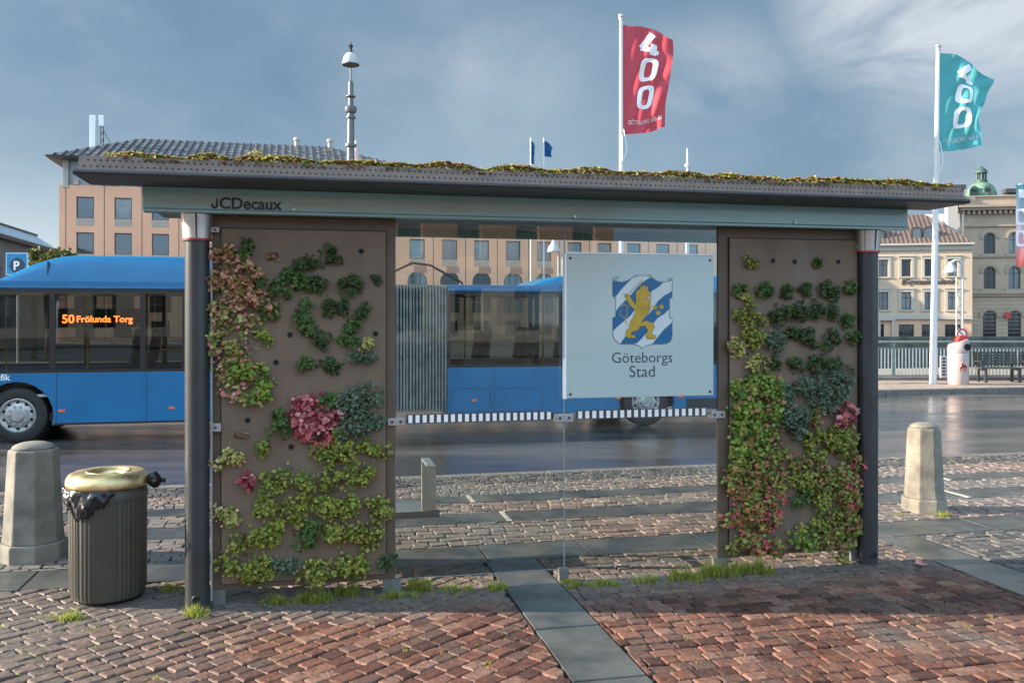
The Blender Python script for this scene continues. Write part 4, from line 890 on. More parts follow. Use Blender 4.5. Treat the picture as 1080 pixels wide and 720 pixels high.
for c in cols[9:]: pm.box(c - .3, c + .95, -.006, .0, rb[0] - 1.35, rb[0] - .66)
obj('panel_patch', pm, mk('panel_terracotta', (.42, .22, .16), .85), wl)
for w in wins: window(ob, w[0], w[1], w[2], w[3], .17, frame_br, far_glass if w[4] == 0 else far_dark, mull=0 if w[4] == 0 else 2, trans=w[4] == 1)
EZ = OR_.hit(75, 167)[1] + .1
fz = MB().box(.25, LEN1 - .25, .35, DEP - .3, HT + .01, EZ)
obj('frieze', fz, mk('frieze_grey', (.33, .35, .36), .4, var=.1), ob)
cb = MB()
for c in [.55] + [c + s for c in cols[:9] for s in (-.75, 1.6)]: cb.box(c - .22, c + .22, -.10, .34, HT + .02 - (0 if c > 1 else .3), HT + .55 if c > 1 else EZ)
obj('corbel', cb, stone_tr, ob, bevel=.03)
fa = OR_.hit(47.5, 163, -1.6)[0]; EV = -1.6; ER = LEN1 + 1.6
ze = OR_.hit(47.5, 163, EV)[1]
obj('eaves', MB().prism([(EV, ze), (EV + .05, ze - .12), (.3, EZ - .3), (DEP, EZ - .3), (DEP + 1.6, ze - .1), (DEP + 1.6, ze)], fa, ER, axis='x'), mk('eaves_dark', (.05, .055, .06), .5), ob)
ry = DEP / 2; rx0, rz0 = OR_.hit(147, 146.5, ry); rx1, _ = OR_.hit(345, 152, ry)
rf = obj('roof', MB().add([(fa + .1, EV + .1, ze + .02), (ER - .1, EV + .1, ze + .02), (ER - .1, DEP + 1.5, ze + .02), (fa + .1, DEP + 1.5, ze + .02), (rx0, ry, rz0), (rx1, ry, rz0)], [(0, 1, 5, 4), (1, 2, 5), (2, 3, 4, 5), (3, 0, 4)]), slate, ob)
sm2 = MB(); P0, P1 = Vector((fa + .1, EV + .1, ze + .02)), Vector((rx0, ry, rz0)); slope = (P1 - P0)
for k in range(48):            # standing seams and courses on the front slope
    u = fa + .6 + k * (ER - fa) / 48
    t1_ = min(1, (u - fa) / (rx0 - fa), (ER - u) / (ER - rx1)) - .02
    a = Vector((u, EV + .1, ze + .02)); b = Vector((u, EV + .1 + slope.y * t1_, ze + .02 + slope.z * t1_)); nrm = Vector((0, -slope.z, slope.y)).normalized()
    sm2.add([a + nrm * .10, b + nrm * .10, b + Vector((.16, 0, 0)) + nrm * .10, a + Vector((.16, 0, 0)) + nrm * .10, a, b, b + Vector((.16, 0, 0)), a + Vector((.16, 0, 0))], [(0, 1, 2, 3), (0, 1, 5, 4), (3, 2, 6, 7), (1, 2, 6, 5)])
obj('seams', sm2, mk('seam_dark', (.035, .036, .04), .5), rf)
pl_ = MB(); g_ = random.Random(3)
for k in range(47):
    for j in range(9):
        if g_.random() > .72: continue
        u = fa + .78 + k * (ER - fa) / 48; t = (j + g_.random() * .3) / 9.2
        if t + .07 > min(1, (u - fa) / (rx0 - fa), (ER - u - .5) / (ER - rx1)) - .03: continue
        nrm = Vector((0, -slope.z, slope.y)).normalized() * .02; a = Vector((u + .1, EV + .1 + slope.y * t, ze + .02 + slope.z * t)) + nrm; d = Vector((0, slope.y * .05, slope.z * .05)); q = Vector((.38 + .1 * g_.random(), 0, 0))
        pl_.add([a, a + q, a + q + d, a + d], [(0, 1, 2, 3)])
obj('roof_plates', pl_, mk('pale_slate', (.24, .235, .23), .4, var=.3, scale=1), rf, fix=False)
obj('wing_parapet', MB().box(LEN1 + .02, LEN2 + .2, -.2, DEP + .1, HT + .005, HT + .5), stone_tr, ob)
for px, py in ((313, 150), (348, 154)):
    u, z = OR_.hit(px, py, ry); obj('roof_vent', MB().lathe([(.22, rz0 - .4), (.22, rz0 + .5), (.34, rz0 + .52), (.3, rz0 + .8), (.01, rz0 + .9)], 12, (u, ry, 0)), stone_tr, ob, smooth=True)
# phone mast on that roof
ax, az = OR_.hit(101, 157, 4.0)
am = thing('phone_mast', 'phone mast with two white aerial boxes on the orange building roof', 'antenna', OR_.world(ax, 4.0, az - .2), OR_.a)
obj('aerial', MB().box(-.52, .0, -.2, .15, .2, 3.35), white, am, bevel=.08); obj('aerial', MB().box(.25, .72, -.1, .2, 2.35, 3.4), white, am, bevel=.08)
mm = MB()
for x in (.35, .62): mm.tube([(x, .3, -.6), (x, .3, 3.0)], .045, 6)
for k in range(9): mm.tube([(.35, .3, -.3 + k * .36), (.62, .3, -.3 + (k + (1 if k % 2 else 0)) * .36)], .03, 5)
mm.tube([(.62, .3, 2.0), (1.3, .3, .7)], .03, 5).tube([(-.26, .3, -.4), (-.26, .3, 3.2)], .05, 6)
obj('lattice', mm, charcoal, am)

# ---- glass-roofed building, far left
GB = Frame((-33.4, 56.0, ROADZ), 103.5)
gbt = thing('glass_roofed_building', 'low grey building with a sloping glazed roof at the far left behind the bus', 'building', GB.o, GB.a)
gl_len, _ = GB.hit(58, 262); ez_ = GB.hit(30, 256)[1]; gr0, grz = GB.hit(26, 246, 1.4)
gwin = [(1.2 + 2.4 * k, 2.9 + 2.4 * k, 2.2, ez_ - 2.2) for k in range(int((gl_len - 2) / 2.4))]
gwm = wall_with_holes(MB(), -8, gl_len, -.05, ez_ - .02, gwin, .3); gwm.add([(gl_len, 0, -.05), (gl_len, 14, -.05), (gl_len, 14, ez_), (gl_len, 0, ez_)], [(0, 1, 2, 3)]).add([(-8, 0, -.05), (-8, 14, -.05), (-8, 14, ez_), (-8, 0, ez_)], [(0, 1, 2, 3)])
obj('wall', gwm, mk('grey_brick', (.22, .18, .16), .85, var=.2, scale=.6), gbt, fix=False)
for a in gwin: window(gbt, a[0], a[1], a[2], a[3], .2, frame_wh, far_dark, mull=2, trans=True)
skyg = mk('roof_glazing', (.30, .38, .42), .12, .3, var=.2, scale=.5, spec=1)
rg = obj('glazed_roof', MB().prism([(-.25, ez_), (1.4, grz), (12.6, grz), (14.2, ez_)], -8, gl_len - .1, axis='x'), skyg, gbt)
rm = MB()
for k in range(int((gl_len + 8) / .9)):
    u = -8 + k * .9; rm.prism([(-.28, ez_ + .0), (-.28, ez_ + .09), (1.38, grz + .09), (1.45, grz + .01)], u, u + .12, axis='x')
obj('glazing_bars', rm, mk('bar_pale', (.42, .45, .47), .5), rg)
obj('ridge', MB().box(-8, gl_len, 1.3, 12.7, grz + .02, grz + .20), mk('ridge_dark', (.07, .075, .08), .5), rg)
obj('gutter', MB().box(-8, gl_len, -.4, -.02, ez_ - .28, ez_ - .01), mk('ridge_dark', (.07, .075, .08), .5), rg)

# ---- cream building with the mansard roof
CR = Frame(((880 - 540) / FPX * 95, 95, ROADZ), -12)
cx = lambda px, py=300, v=0: CR.hit(px, py, v)[0]; cz = lambda py, px=960, v=0: CR.hit(px, py, v)[1]
cream = mk('cream_render', (.52, .385, .27), .85, var=.06, scale=.3); ctrim = mk('cream_trim', (.45, .39, .32), .8, var=.06)
cb_ = thing('cream_building', 'cream three-storey building with lettering and a brown mansard roof across the water', 'building', CR.o, CR.a)
CE = cx(1025.5); ez2 = cz(259); cw = []
pcols = [907.5, 931.6, 955.8, 980.2, 1004.8]
for p in pcols:
    cw.append((cx(p) - .46, cx(p) + .46, cz(291.4), cz(273.6), 0)); cw.append((cx(p) - .46, cx(p) + .46, cz(326.6), cz(308), 0)); cw.append((cx(p) - .75, cx(p) + .75, .15, cz(342), 1))
cwm = wall_with_holes(MB(), 0, CE, -.05, ez2, [a[:4] for a in cw], .25)
for u in (0, CE): cwm.add([(u, 0, -.05), (u, 12, -.05), (u, 12, ez2), (u, 0, ez2)], [(0, 1, 2, 3)])
cwm.add([(0, 12, -.05), (CE, 12, -.05), (CE, 12, ez2), (0, 12, ez2)], [(0, 1, 2, 3)])
wl = obj('wall', cwm, cream, cb_, fix=False)
for a in cw: window(cb_, a[0], a[1], a[2], a[3], .17, frame_br, far_dark, mull=1 if a[4] == 0 else 2)
tr = MB()
for a in cw:
    if a[4]: continue
    tr.box(a[0] - .28, a[0] - .01, -.07, 0, a[2], a[3] + .01).box(a[1] + .01, a[1] + .28, -.07, 0, a[2], a[3] + .01).box(a[0] - .30, a[1] + .30, -.09, 0, a[3] + .02, a[3] + .30).box(a[0] - .38, a[1] + .38, -.16, 0, a[3] + .31, a[3] + .40).box(a[0] - .30, a[1] + .30, -.12, 0, a[2] - .16, a[2] - .01)
obj('window_surround', tr, ctrim, wl)
gz = cz(335); obj('ground_floor_facing', wall_with_holes(MB(), 4.9, CE - .1, 0, gz - .2, [a[:4] for a in cw if a[4] and a[0] > 5], .05, -.05), mk('peach_facing', (.62, .38, .25), .8, var=.1, scale=.6), wl, fix=False)
obj('string_course', MB().box(-.1, CE - .05, -.30, -.001, gz - .15, gz + .12).box(-.1, CE - .05, -.18, -.001, gz + .13, gz + .34), ctrim, wl)
obj('cornice', MB().box(-.2, CE + .1, -.45, 0.2, ez2 + .005, ez2 + .22).box(-.1, CE, -.16, -.001, ez2 - .5, ez2 - .01), ctrim, wl)
obj('door_surround', MB().box(cx(925), cx(928), -.35, -.06, 0, cz(338)).box(cx(940), cx(943), -.35, -.06, 0, cz(338)).box(cx(924), cx(944), -.4, -.06, cz(338) + .01, cz(335) - .06), ctrim, wl)
t = text_mb('#Gymnasieakademin', 1, .04, bold=.012); fit(t, cx(951, 300, -.03), cx(1008, 300, -.03), 0, -.03); t.v = [(x, y, cz(299.8) + z * 1.3) for x, y, z in t.v]; obj('lettering', t, mk('sign_letters_dark', (.035, .022, .018), .5), wl)
rzt = cz(226, 960, 4.2); rtile = mk('copper_brown_roof', (.19, .125, .10), .6, var=.18, scale=.8)
rr = obj('mansard_roof', MB().add([(-.1, -.3, ez2 + .23), (CE, -.3, ez2 + .23), (CE, 12, ez2 + .23), (-.1, 12, ez2 + .23), (1, 4.2, rzt), (cx(974, 226, 4.2), 4.2, rzt), (cx(974, 226, 4.2), 9, rzt), (1, 9, rzt)], [(0, 1, 5, 4), (1, 2, 6, 5), (2, 3, 7, 6), (3, 0, 4, 7), (4, 5, 6, 7)]), rtile, cb_)
xr1 = cx(974, 226, 4.2); dz_ = rzt - ez2 - .23; sm3 = MB()
for k in range(30):
    u = .4 + k * CE / 30; t = min(1, (CE - u) / (CE - xr1)) - .02
    a = Vector((u, -.3, ez2 + .25)); b = Vector((u, -.3 + 4.5 * t, ez2 + .25 + dz_ * t)); q = Vector((.06, 0, 0)); h = Vector((0, -.05, .06)); sm3.add([a, b, b + q, a + q, a + h, b + h, b + q + h, a + q + h], [(4, 5, 6, 7), (0, 4, 5, 1), (3, 2, 6, 7)])
obj('roof_seams', sm3, mk('seam_brown', (.11, .075, .06), .6), rr)
for p in (966.8, 979.0, 928, 916):
    c = cx(p, 248, .6); z0, z1 = ez2 + .5, cz(239.5, 960, .6); d = obj('dormer', MB().prism([(c - .62, z0), (c + .62, z0), (c + .62, z1 - .5)] + [(c + .62 * math.cos(k * PI / 8), z1 - .5 + .55 * math.sin(k * PI / 8)) for k in range(1, 8)] + [(c - .62, z1 - .5)], .5, 3.4), mk('dormer_dark', (.06, .052, .05), .6), rr)
    obj('pane', MB().prism([(c - .38, z0 + .25), (c + .38, z0 + .25), (c + .38, z1 - .55)] + [(c + .38 * math.cos(k * PI / 8), z1 - .55 + .36 * math.sin(k * PI / 8)) for k in range(1, 8)] + [(c - .38, z1 - .55)], .46, .495), far_glass, d)
obj('chimney', MB().box(CE - 1.6, CE - .6, 3, 4.2, ez2 + 1, cz(203, 1000, 3)), mk('plaster_grey', (.42, .38, .34), .85), rr)

# ---- stone palace with round windows and green dome
TW = Frame(((1016.5 - 540) / FPX * 96, 96, ROADZ), -10)
tx = lambda px, py=300, v=0: TW.hit(px, py, v)[0]; tz = lambda py, px=1045, v=0: TW.hit(px, py, v)[1]
sand_ = mk('sandstone', (.40, .30, .215), .85, var=.1, scale=.35); sand_d = mk('sandstone_trim', (.37, .28, .205), .85, var=.1, scale=.5)
tb = thing('stone_palace', 'tall sandstone building with round-headed windows and a green copper dome', 'building', TW.o, TW.a)
TL = 17.0; TD = 14; top = tz(222); tw_ = []
for p in (1043.7, 1070, 1096.3, 1122.6):
    for yt, yb, w in ((246, 267.5, .56), (281.5, 304.5, .58), (328, 359, .66)): tw_.append((tx(p) - w, tx(p) + w, max(.05, tz(yb)), tz(yt)))
twm = wall_with_holes(MB(), 0, TL, -.05, top, tw_, .4)
for a in tw_: arch_fill(twm, a[0], a[1], a[3], 0, .16)
twm.add([(TL, 0, -.05), (TL, TD, -.05), (TL, TD, top), (TL, 0, top)], [(0, 1, 2, 3)]).add([(0, TD, -.05), (TL, TD, -.05), (TL, TD, top), (0, TD, top)], [(0, 1, 2, 3)])
wl = obj('wall', twm, sand_, tb, fix=False)
obj('gable_wall', MB().box(-3.6, -.002, .6, TD, -.05, tz(224)), mk('white_plaster', (.74, .70, .64), .85, var=.05), tb)
for a in tw_: window(tb, a[0], a[1], a[2], a[3], .26, frame_br, far_dark, mull=1)
tm = MB()
for a in tw_:
    c, r, zc = (a[0] + a[1]) / 2, (a[1] - a[0]) / 2, a[3] - (a[1] - a[0]) / 2
    for k in range(12):
        t0, t1 = k * PI / 12, (k + 1) * PI / 12
        tm.prism([(c + (r + .12) * math.cos(t0), zc + (r + .12) * math.sin(t0)), (c + (r + .42) * math.cos(t0), zc + (r + .42) * math.sin(t0)), (c + (r + .42) * math.cos(t1), zc + (r + .42) * math.sin(t1)), (c + (r + .12) * math.cos(t1), zc + (r + .12) * math.sin(t1))], -.12, -.001)
    tm.box(a[0] - .35, a[1] + .35, -.2, -.001, a[2] - .28, a[2] - .05)
obj('window_surround', tm, sand_d, wl)
for yy, h, d in ((308.5, .3, .35), (311.5, .2, .2), (270.5, .16, .18), (238, .2, .2)): obj('string_course', MB().box(-.15 if yy > 300 else 0, TL, -d, -.002, tz(yy) - h / 2, tz(yy) + h / 2), sand_d, wl)
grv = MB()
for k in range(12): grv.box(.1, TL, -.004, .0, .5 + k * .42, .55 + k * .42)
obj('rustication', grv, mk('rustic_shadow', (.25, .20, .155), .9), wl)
cm2 = MB().box(-.5, TL, -.7, .3, top + .01, top + .28).box(-.7, TL, -.95, .3, top + .29, top + .52)
for k in range(34): cm2.box(-.3 + k * .52, -.05 + k * .52, -.5, -.003, top - .38, top)
obj('cornice', cm2, sand_d, tb)
obj('parapet', MB().box(.15, TL, .0, .45, top + .53, tz(207.5)).box(.15, 1.1, -.12, .55, top + .53, tz(206.5)).box(-.0, TL, -.15, .6, tz(207.5) + .005, tz(207.5) + .14), sand_, tb)
copper = mk('green_copper', (.085, .165, .115), .6, c2=(.14, .23, .165), scale=1.2); cop_d = mk('green_copper_dark', (.045, .085, .07), .6)
dv = 5.0; dc, dzb = TW.hit(1035, 208, dv); drad = (TW.hit(1051, 208, dv)[0] - TW.hit(1019, 208, dv)[0]) / 2; dzt = TW.hit(1035, 192.5, dv)[1]
dm_ = obj('dome', MB().lathe([(drad * 1.06, dzb - 1.2), (drad * 1.06, dzb)] + [(drad * math.cos(k * PI / 2 / 9 * .86), dzb + (dzt - dzb) * math.sin(k * PI / 2 / 9 * .98)) for k in range(10)], 32, (dc, dv, 0)), copper, tb, smooth=True)
lz = dzt; lt = TW.hit(1035, 180.5, dv)[1]; fzt = TW.hit(1035, 174.5, dv)[1]; lm = MB().lathe([(.62, lz - .1), (.62, lz + .25), (.28, lz + .26), (.28, lt - .25), (.66, lt - .24), (.6, lt), (.35, lt + .3), (.08, lt + .5), (.06, fzt)], 16, (dc, dv, 0))
for k in range(6): lm.lathe([(.09, lz + .26), (.09, lt - .25)], 6, (dc + .5 * math.cos(k * PI / 3 + .3), dv + .5 * math.sin(k * PI / 3 + .3), 0))
obj('lantern', lm, cop_d, dm_, smooth=True)
for p in (1028, 1042): c = TW.hit(p, 204, dv - drad)[0]; obj('dome_window', MB().box(c - .35, c + .35, dv - drad * .98, dv - drad * .6, dzb + .05, dzb + .75).lathe([(.36, dv - drad * .98), (.36, dv - drad * .6)], 12, (c, 0, dzb + .72), 'y'), cop_d, dm_)
for p, yy in ((1067, 202), (1009, 198)): c, z = TW.hit(p, yy, 3); obj('chimney', MB().box(c - .6, c + .6, 2.6, 3.4, top, z - .2).box(c - .8, c + .8, 2.4, 3.6, z - .19, z + .25), mk('chimney_dark', (.05, .05, .055), .7), tb)
c, z = TW.hit(1062.5, 332.5, -.3); obj('round_sign', MB().lathe([(.01, -.36), (.34, -.36), (.34, -.26)], 20, (c, 0, z), 'y'), mk('sign_red', (.45, .04, .03), .5), tb)

# ---- the street front across the square, behind the viewer; seen mirrored in the bus windows
RB = Frame((24, -30, 0), 192.8)
rbt = thing('mirrored_street_front', 'pale-fronted building with orange upper floor, mirrored in the bus windows', 'building', RB.o, RB.a)
rw = []
for k in range(22):
    rw.append((1.0 + 3.2 * k, 2.5 + 3.2 * k, 1.3, 3.6, 1)); rw.append((1.1 + 3.2 * k, 2.4 + 3.2 * k, 5.2, 7.4, 0)); rw.append((1.1 + 3.2 * k, 2.4 + 3.2 * k, 8.6, 10.4, 0))
wl = obj('lower_wall', wall_with_holes(MB(), 0, 71, -.05, 4.4, [a[:4] for a in rw if a[4]], .3), mk('white_ground_floor', (.72, .69, .64), .8, var=.05), rbt, fix=False)
obj('upper_wall', wall_with_holes(MB(), 0, 71, 4.4, 11.2, [a[:4] for a in rw if not a[4]], .3), orange_m, rbt, fix=False)
for a in rw: window(rbt, a[0], a[1], a[2], a[3], .2, frame_wh, far_dark, mull=1)
obj('plinth', MB().box(0, 71, -.12, -.002, 0, .7).box(0, 71, -.3, -.002, 4.3, 4.6), mk('plinth_grey', (.25, .24, .23), .8), rbt)
obj('roof', MB().box(-.3, 71.3, -.4, 10, 11.21, 11.6).box(0, 71, .31, 9.8, 0.01, 11.2), slate, rbt)

# ================================================================== FLAGS AND POLES
pole_m = mk('white_pole', (.62, .615, .61), .35, var=.03)
def flagpole(label, px_top, py_top, px_base, Y, r0, r1, ball=.11, cleat=None, group='flagpoles along the quay'):
    t = at(px_top, py_top, Y); b = at(px_base, 400, Y); X0 = b.x
    o = thing('flagpole', label, 'flagpole', (X0, Y, .02), 0, group); H = t.z - .02; dx = t.x - X0
    obj('pole', MB().tube([(0, 0, 0), (dx * .5, 0, H * .5), (dx, 0, H)], [r0, (r0 + r1) / 2, r1], 16), pole_m, o, smooth=True)
    obj('finial', MB().sphere((dx, 0, H + ball * .9), ball, 14, 9).lathe([(r1 * 1.3, H - .05), (r1 * 1.3, H + .04)], 12, (dx, 0, 0)), steel, o, smooth=True)
    if cleat:
        z = at(px_base, cleat, Y).z; k = dx * z / H; obj('halyard', MB().tube([(k + .07, -.06, z + .5), (k + .13, -.08, z + .1), (k + .16, -.08, z - .1), (k + .10, -.06, z - .35), (k + .03, -.09, z - .45), (k + .02, -.08, z + .3)], .02, 6), pole_m, o, smooth=True)
    return o
flagpole('tall white flagpole flying the red flag, rising above the shelter roof', 655, 20, 655.5, 27.0, .085, .05, .085, 155)
flagpole('tall white flagpole flying the teal flag, right of the shelter', 989.5, 52, 984, 27.0, .105, .055, .085, 168)
def cloth_mat(name, c, c2=None, z0=0, z1=1):
    m = bpy.data.materials.new(name); m.use_nodes = True; t = m.node_tree; n = t.nodes; b = n['Principled BSDF']; b.inputs['Roughness'].default_value = .75; b.inputs['Specular IOR Level'].default_value = .2
    b.inputs['Base Color'].default_value = tuple(c) + (1,); tl = n.new('ShaderNodeBsdfTranslucent'); tl.inputs[0].default_value = tuple(c) + (1,)
    if c2:
        co = n.new('ShaderNodeTexCoord'); sp = n.new('ShaderNodeSeparateXYZ'); t.links.new(co.outputs['Object'], sp.inputs[0]); mr = n.new('ShaderNodeMapRange'); mr.inputs[1].default_value = z0; mr.inputs[2].default_value = z1; t.links.new(sp.outputs['Z'], mr.inputs[0])
        rp = n.new('ShaderNodeValToRGB'); cr = rp.color_ramp
        for i, q in enumerate(c2):
            e = cr.elements[i] if i < 2 else cr.elements.new(.5)
            e.position = i / (len(c2) - 1); e.color = tuple(q) + (1,)
        t.links.new(mr.outputs[0], rp.inputs[0]); t.links.new(rp.outputs[0], b.inputs['Base Color']); t.links.new(rp.outputs[0], tl.inputs[0])
    ms = n.new('ShaderNodeMixShader'); ms.inputs[0].default_value = .45; t.links.new(b.outputs[0], ms.inputs[1]); t.links.new(tl.outputs[0], ms.inputs[2]); t.links.new(ms.outputs[0], n['Material Output'].inputs[0]); return m
class Cloth:
    """a flag in the wind: s runs out from the pole, t runs down"""
    def __init__(c, W, H, sag, sagb, amp, ph, lean): c.W, c.H, c.sag, c.sagb, c.amp, c.ph, c.lean = W, H, sag, sagb, amp, ph, lean
    def p(c, s, t, off=0):
        s = max(0.0, s)
        w = c.W * (1 + .06 * math.sin(t * 5 + c.ph) * s) - .10 * s * t * c.W
        x = s * w - c.lean * t; z = -t * c.H - (c.sag * max(0, 1 - t * 1.25) ** 1.9 + c.sagb * t * t) * s ** 1.9
        y = c.amp * (s ** .7) * math.sin(s * 8.5 - t * 3.2 + c.ph) + c.amp * .35 * math.sin(t * 9 + s * 4 + c.ph * 2) * s + c.amp * .28 * math.sin((s * 14 + t * 17) + c.ph) * min(1, s * 3)
        return Vector((x, y + off, z))
    def mesh(c, ns=46, ntt=80):
        mb = MB()
        for j in range(ntt + 1):
            for i in range(ns + 1): mb.v.append(tuple(c.p(i / ns, j / ntt)))
        for j in range(ntt):
            for i in range(ns): q = j * (ns + 1) + i; mb.f.append((q, q + 1, q + ns + 2, q + ns + 1)); mb.mi.append(0)
        return mb
    def printed(c, shapes, off):
        """lay flat shapes given in (s, t) onto both sides of the cloth"""
        mb = MB(); 
        for o in (-off, off):
            for quad in shapes:
                n = 5
                (a, b, cc, d) = [Vector(q) for q in quad]; vs = []
                for i in range(n + 1):
                    for j in range(n + 1):
                        u, v = i / n, j / n; q = (a * (1 - u) + b * u) * (1 - v) + (d * (1 - u) + cc * u) * v; vs.append(c.p(q.x, q.y, o))
                mb.add(vs, [(i * (n + 1) + j, (i + 1) * (n + 1) + j, (i + 1) * (n + 1) + j + 1, i * (n + 1) + j + 1) for i in range(n) for j in range(n)])
        return mb
def ring_quads(cx, cy, rx, ry, w, wy, tilt=0, n=20, sq=.55):
    q = []
    def pt(k, ax, ay):
        a = 2 * PI * k / n; c, s = math.cos(a), math.sin(a); x = ax * math.copysign(abs(c) ** sq, c); y = ay * math.copysign(abs(s) ** sq, s); return (cx + x + y * tilt, cy + y)
    for k in range(n): q.append((pt(k, rx, ry), pt(k + 1, rx, ry), pt(k + 1, rx - w, ry - wy), pt(k, rx - w, ry - wy)))
    return q
def band(a, b, w, asp):
    a, b = Vector(a), Vector(b); d = Vector((b.x - a.x, (b.y - a.y) * asp)).normalized(); q = Vector((-d.y, d.x / asp)) * w / 2
    return (tuple(a + q), tuple(b + q), tuple(b - q), tuple(a - q))
def flag(name, label, cloth, loc, mat, tilt, cat='flag', pr=True):
    f = obj(name, cloth.mesh(), mat, loc=loc, smooth='all', fix=False); tag(f, label, cat, 'town flags flying on the quay')
    if not pr: return f
    asp = cloth.H / cloth.W; cxm = .53
    sh = [band((cxm + .06, .060), (cxm - .15, .200), .125, asp), band((cxm - .17, .205), (cxm + .17, .240), .095, asp), band((cxm + .075, .165), (cxm + .055, .270), .125, asp)]
    sh += ring_quads(cxm - .01, .405, .175, .108, .10, .036, tilt); sh += ring_quads(cxm - .05, .665, .175, .108, .10, .036, tilt)
    obj('number', cloth.printed(sh, .012), white, f, fix=False)
    tx_ = text_mb('GÖTEBORG 400 ÅR', 1, .0001, bold=.01); xs = [v[0] for v in tx_.v]; k = .80 / (max(xs) - min(xs)); mb = MB()
    for o in (-.012,):
        mb.add([tuple(cloth.p(.10 + (v[0] - min(xs)) * k, .915 - v[2] * k / asp * 1.35, o)) for v in tx_.v], tx_.f)
    obj('lettering', mb, white, f, fix=False); return f
a = at(657, 26.5, 27); b = at(657, 142, 27)
flag('flag', 'red flag with a white 400 flying above the shelter roof', Cloth(1.47, a.z - b.z, .42, -.22, .16, .4, .0), a, cloth_mat('red_cloth', (.62, .10, .13)), -.25)
a = at(991, 56, 27); b = at(990, 160, 27)
flag('flag', 'teal flag with a white 400 flying right of the shelter', Cloth(1.52, a.z - b.z, .82, -.22, .17, 1.7, .05), a, cloth_mat('teal_cloth', (.12, .47, .49)), -.10)
# colour-graded banner at the right edge, on its own pole just out of the picture
a = at(1071.5, 194, 20); b = at(1071.5, 281, 20); bw = .85
bp_ = thing('banner_pole', 'white pole carrying the shaded blue to coral banner at the right edge', 'flagpole', (a.x + bw + .05, 20, 0), 0, 'flagpoles along the quay')
obj('pole', MB().tube([(0, 0, 0), (0, 0, a.z + .4)], [.06, .045], 12), pole_m, bp_, smooth=True); obj('arm', MB().tube([(0, 0, a.z + .02), (-bw, 0, a.z - .02)], .018, 8), pole_m, bp_)
cb2 = Cloth(bw, a.z - b.z, -.05, -.05, .05, 2.2, 0)
f = obj('banner', cb2.mesh(20, 40), cloth_mat('shaded_cloth', (.5, .5, .5), [(.80, .16, .12), (.80, .38, .42), (.62, .55, .62), (.20, .50, .58), (.10, .42, .50)], -(a.z - b.z), 0), loc=a, smooth='all', fix=False)
tag(f, 'banner shading from teal blue down to coral with white blotches, cut by the right edge', 'flag', 'town flags flying on the quay')
obj('number', cb2.printed([band((.06, .12), (.22, .12), .2, 2)] + ring_quads(.13, .40, .16, .10, .08, .03) + ring_quads(.13, .66, .16, .10, .08, .03), .01), white, f, fix=False)
# two small blue flags far behind
fb = cloth_mat('blue_cloth', (.02, .10, .26))
for px, py0, w, h, ph, lab in ((559.8, 148, .25, 1.75, .4, 'narrow blue flag hanging limp, left one of the small pair above the roof'), (573.5, 148, .62, 1.2, 1.5, 'small blue flag spread a little, right one of the pair above the roof')):
    Y = 70; t = at(px, py0 - .5, Y); p = thing('flagpole', f'thin white flagpole far behind the shelter, carrying the {lab[:lab.index(" flag")]} flag', 'flagpole', (t.x, Y, ROADZ), 0, 'small far flagpoles')
    obj('pole', MB().tube([(0, 0, 0), (0, 0, t.z - ROADZ + .15)], .055, 8), pole_m, p)
    c = Cloth(w, h, .55 if w > .5 else .3, .1, .10, ph, 0); tag(obj('flag', c.mesh(14, 24), fb, loc=(t.x + .05, Y, t.z - .1), smooth='all', fix=False), lab, 'flag', 'small blue flags')
t = at(725, 155, 70); p = thing('mast', 'thin white ship-like mast far behind the middle of the shelter roof', 'mast', (t.x, 70, ROADZ))
obj('pole', MB().tube([(0, 0, 0), (0, 0, t.z * .72), (0, 0, t.z)], [.16, .14, .06], 8), pole_m, p); obj('crosstree', MB().lathe([(.2, t.z - 1.45), (.2, t.z - 1.2)], 8).lathe([(.22, t.z - 2.0), (.22, t.z - 1.9)], 8), steel, p)

# ================================================================== STREET LAMPS
lamp_grey = mk('lamp_grey', (.11, .12, .122), .5, .2); lamp_white = mk('lamp_white', (.45, .45, .44), .45)
Y = 30; t = at(370, 45, Y); zl = lambda py: at(370, py, Y).z - ROADZ
lp = thing('street_lamp', 'tall grey street lamp with a single bell shade, above the left of the shelter roof', 'street lamp', (t.x, Y, ROADZ))
obj('pole', MB().lathe([(.15, 0), (.135, zl(172)), (.105, zl(118)), (.09, zl(116)), (.085, zl(88)), (.07, zl(86)), (.028, zl(85)), (.028, zl(69))], 16), lamp_grey, lp, smooth=True)
obj('collar', MB().lathe([(.17, zl(119)), (.20, zl(117)), (.20, zl(114)), (.15, zl(112))], 16).lathe([(.16, zl(125)), (.16, zl(123))], 16).lathe([(.17, zl(102.5)), (.17, zl(101.5))], 16).lathe([(.19, zl(155)), (.19, zl(152))], 16), lamp_grey, lp, smooth=True)
obj('bell_shade', MB().lathe([(.27, zl(69)), (.285, zl(67.5)), (.265, zl(64)), (.23, zl(60)), (.16, zl(57)), (.07, zl(55.8)), (.05, zl(55.5))], 28, caps=False), lamp_white, lp, smooth=True)
obj('shade_rim', MB().lathe([(.001, zl(68.3)), (.262, zl(68.3)), (.28, zl(69.2)), (.288, zl(68.2))], 28, caps=False), charcoal, lp, smooth=True)
obj('finial', MB().lathe([(.06, zl(56)), (.07, zl(54)), (.04, zl(53.5)), (.05, zl(51)), (.085, zl(49)), (.05, zl(47.5)), (.02, zl(46.5)), (.005, zl(43.5))], 12), charcoal, lp, smooth=True)
t = at(375.5, 148, 31); z0 = at(375.5, 200, 31).z - t.z
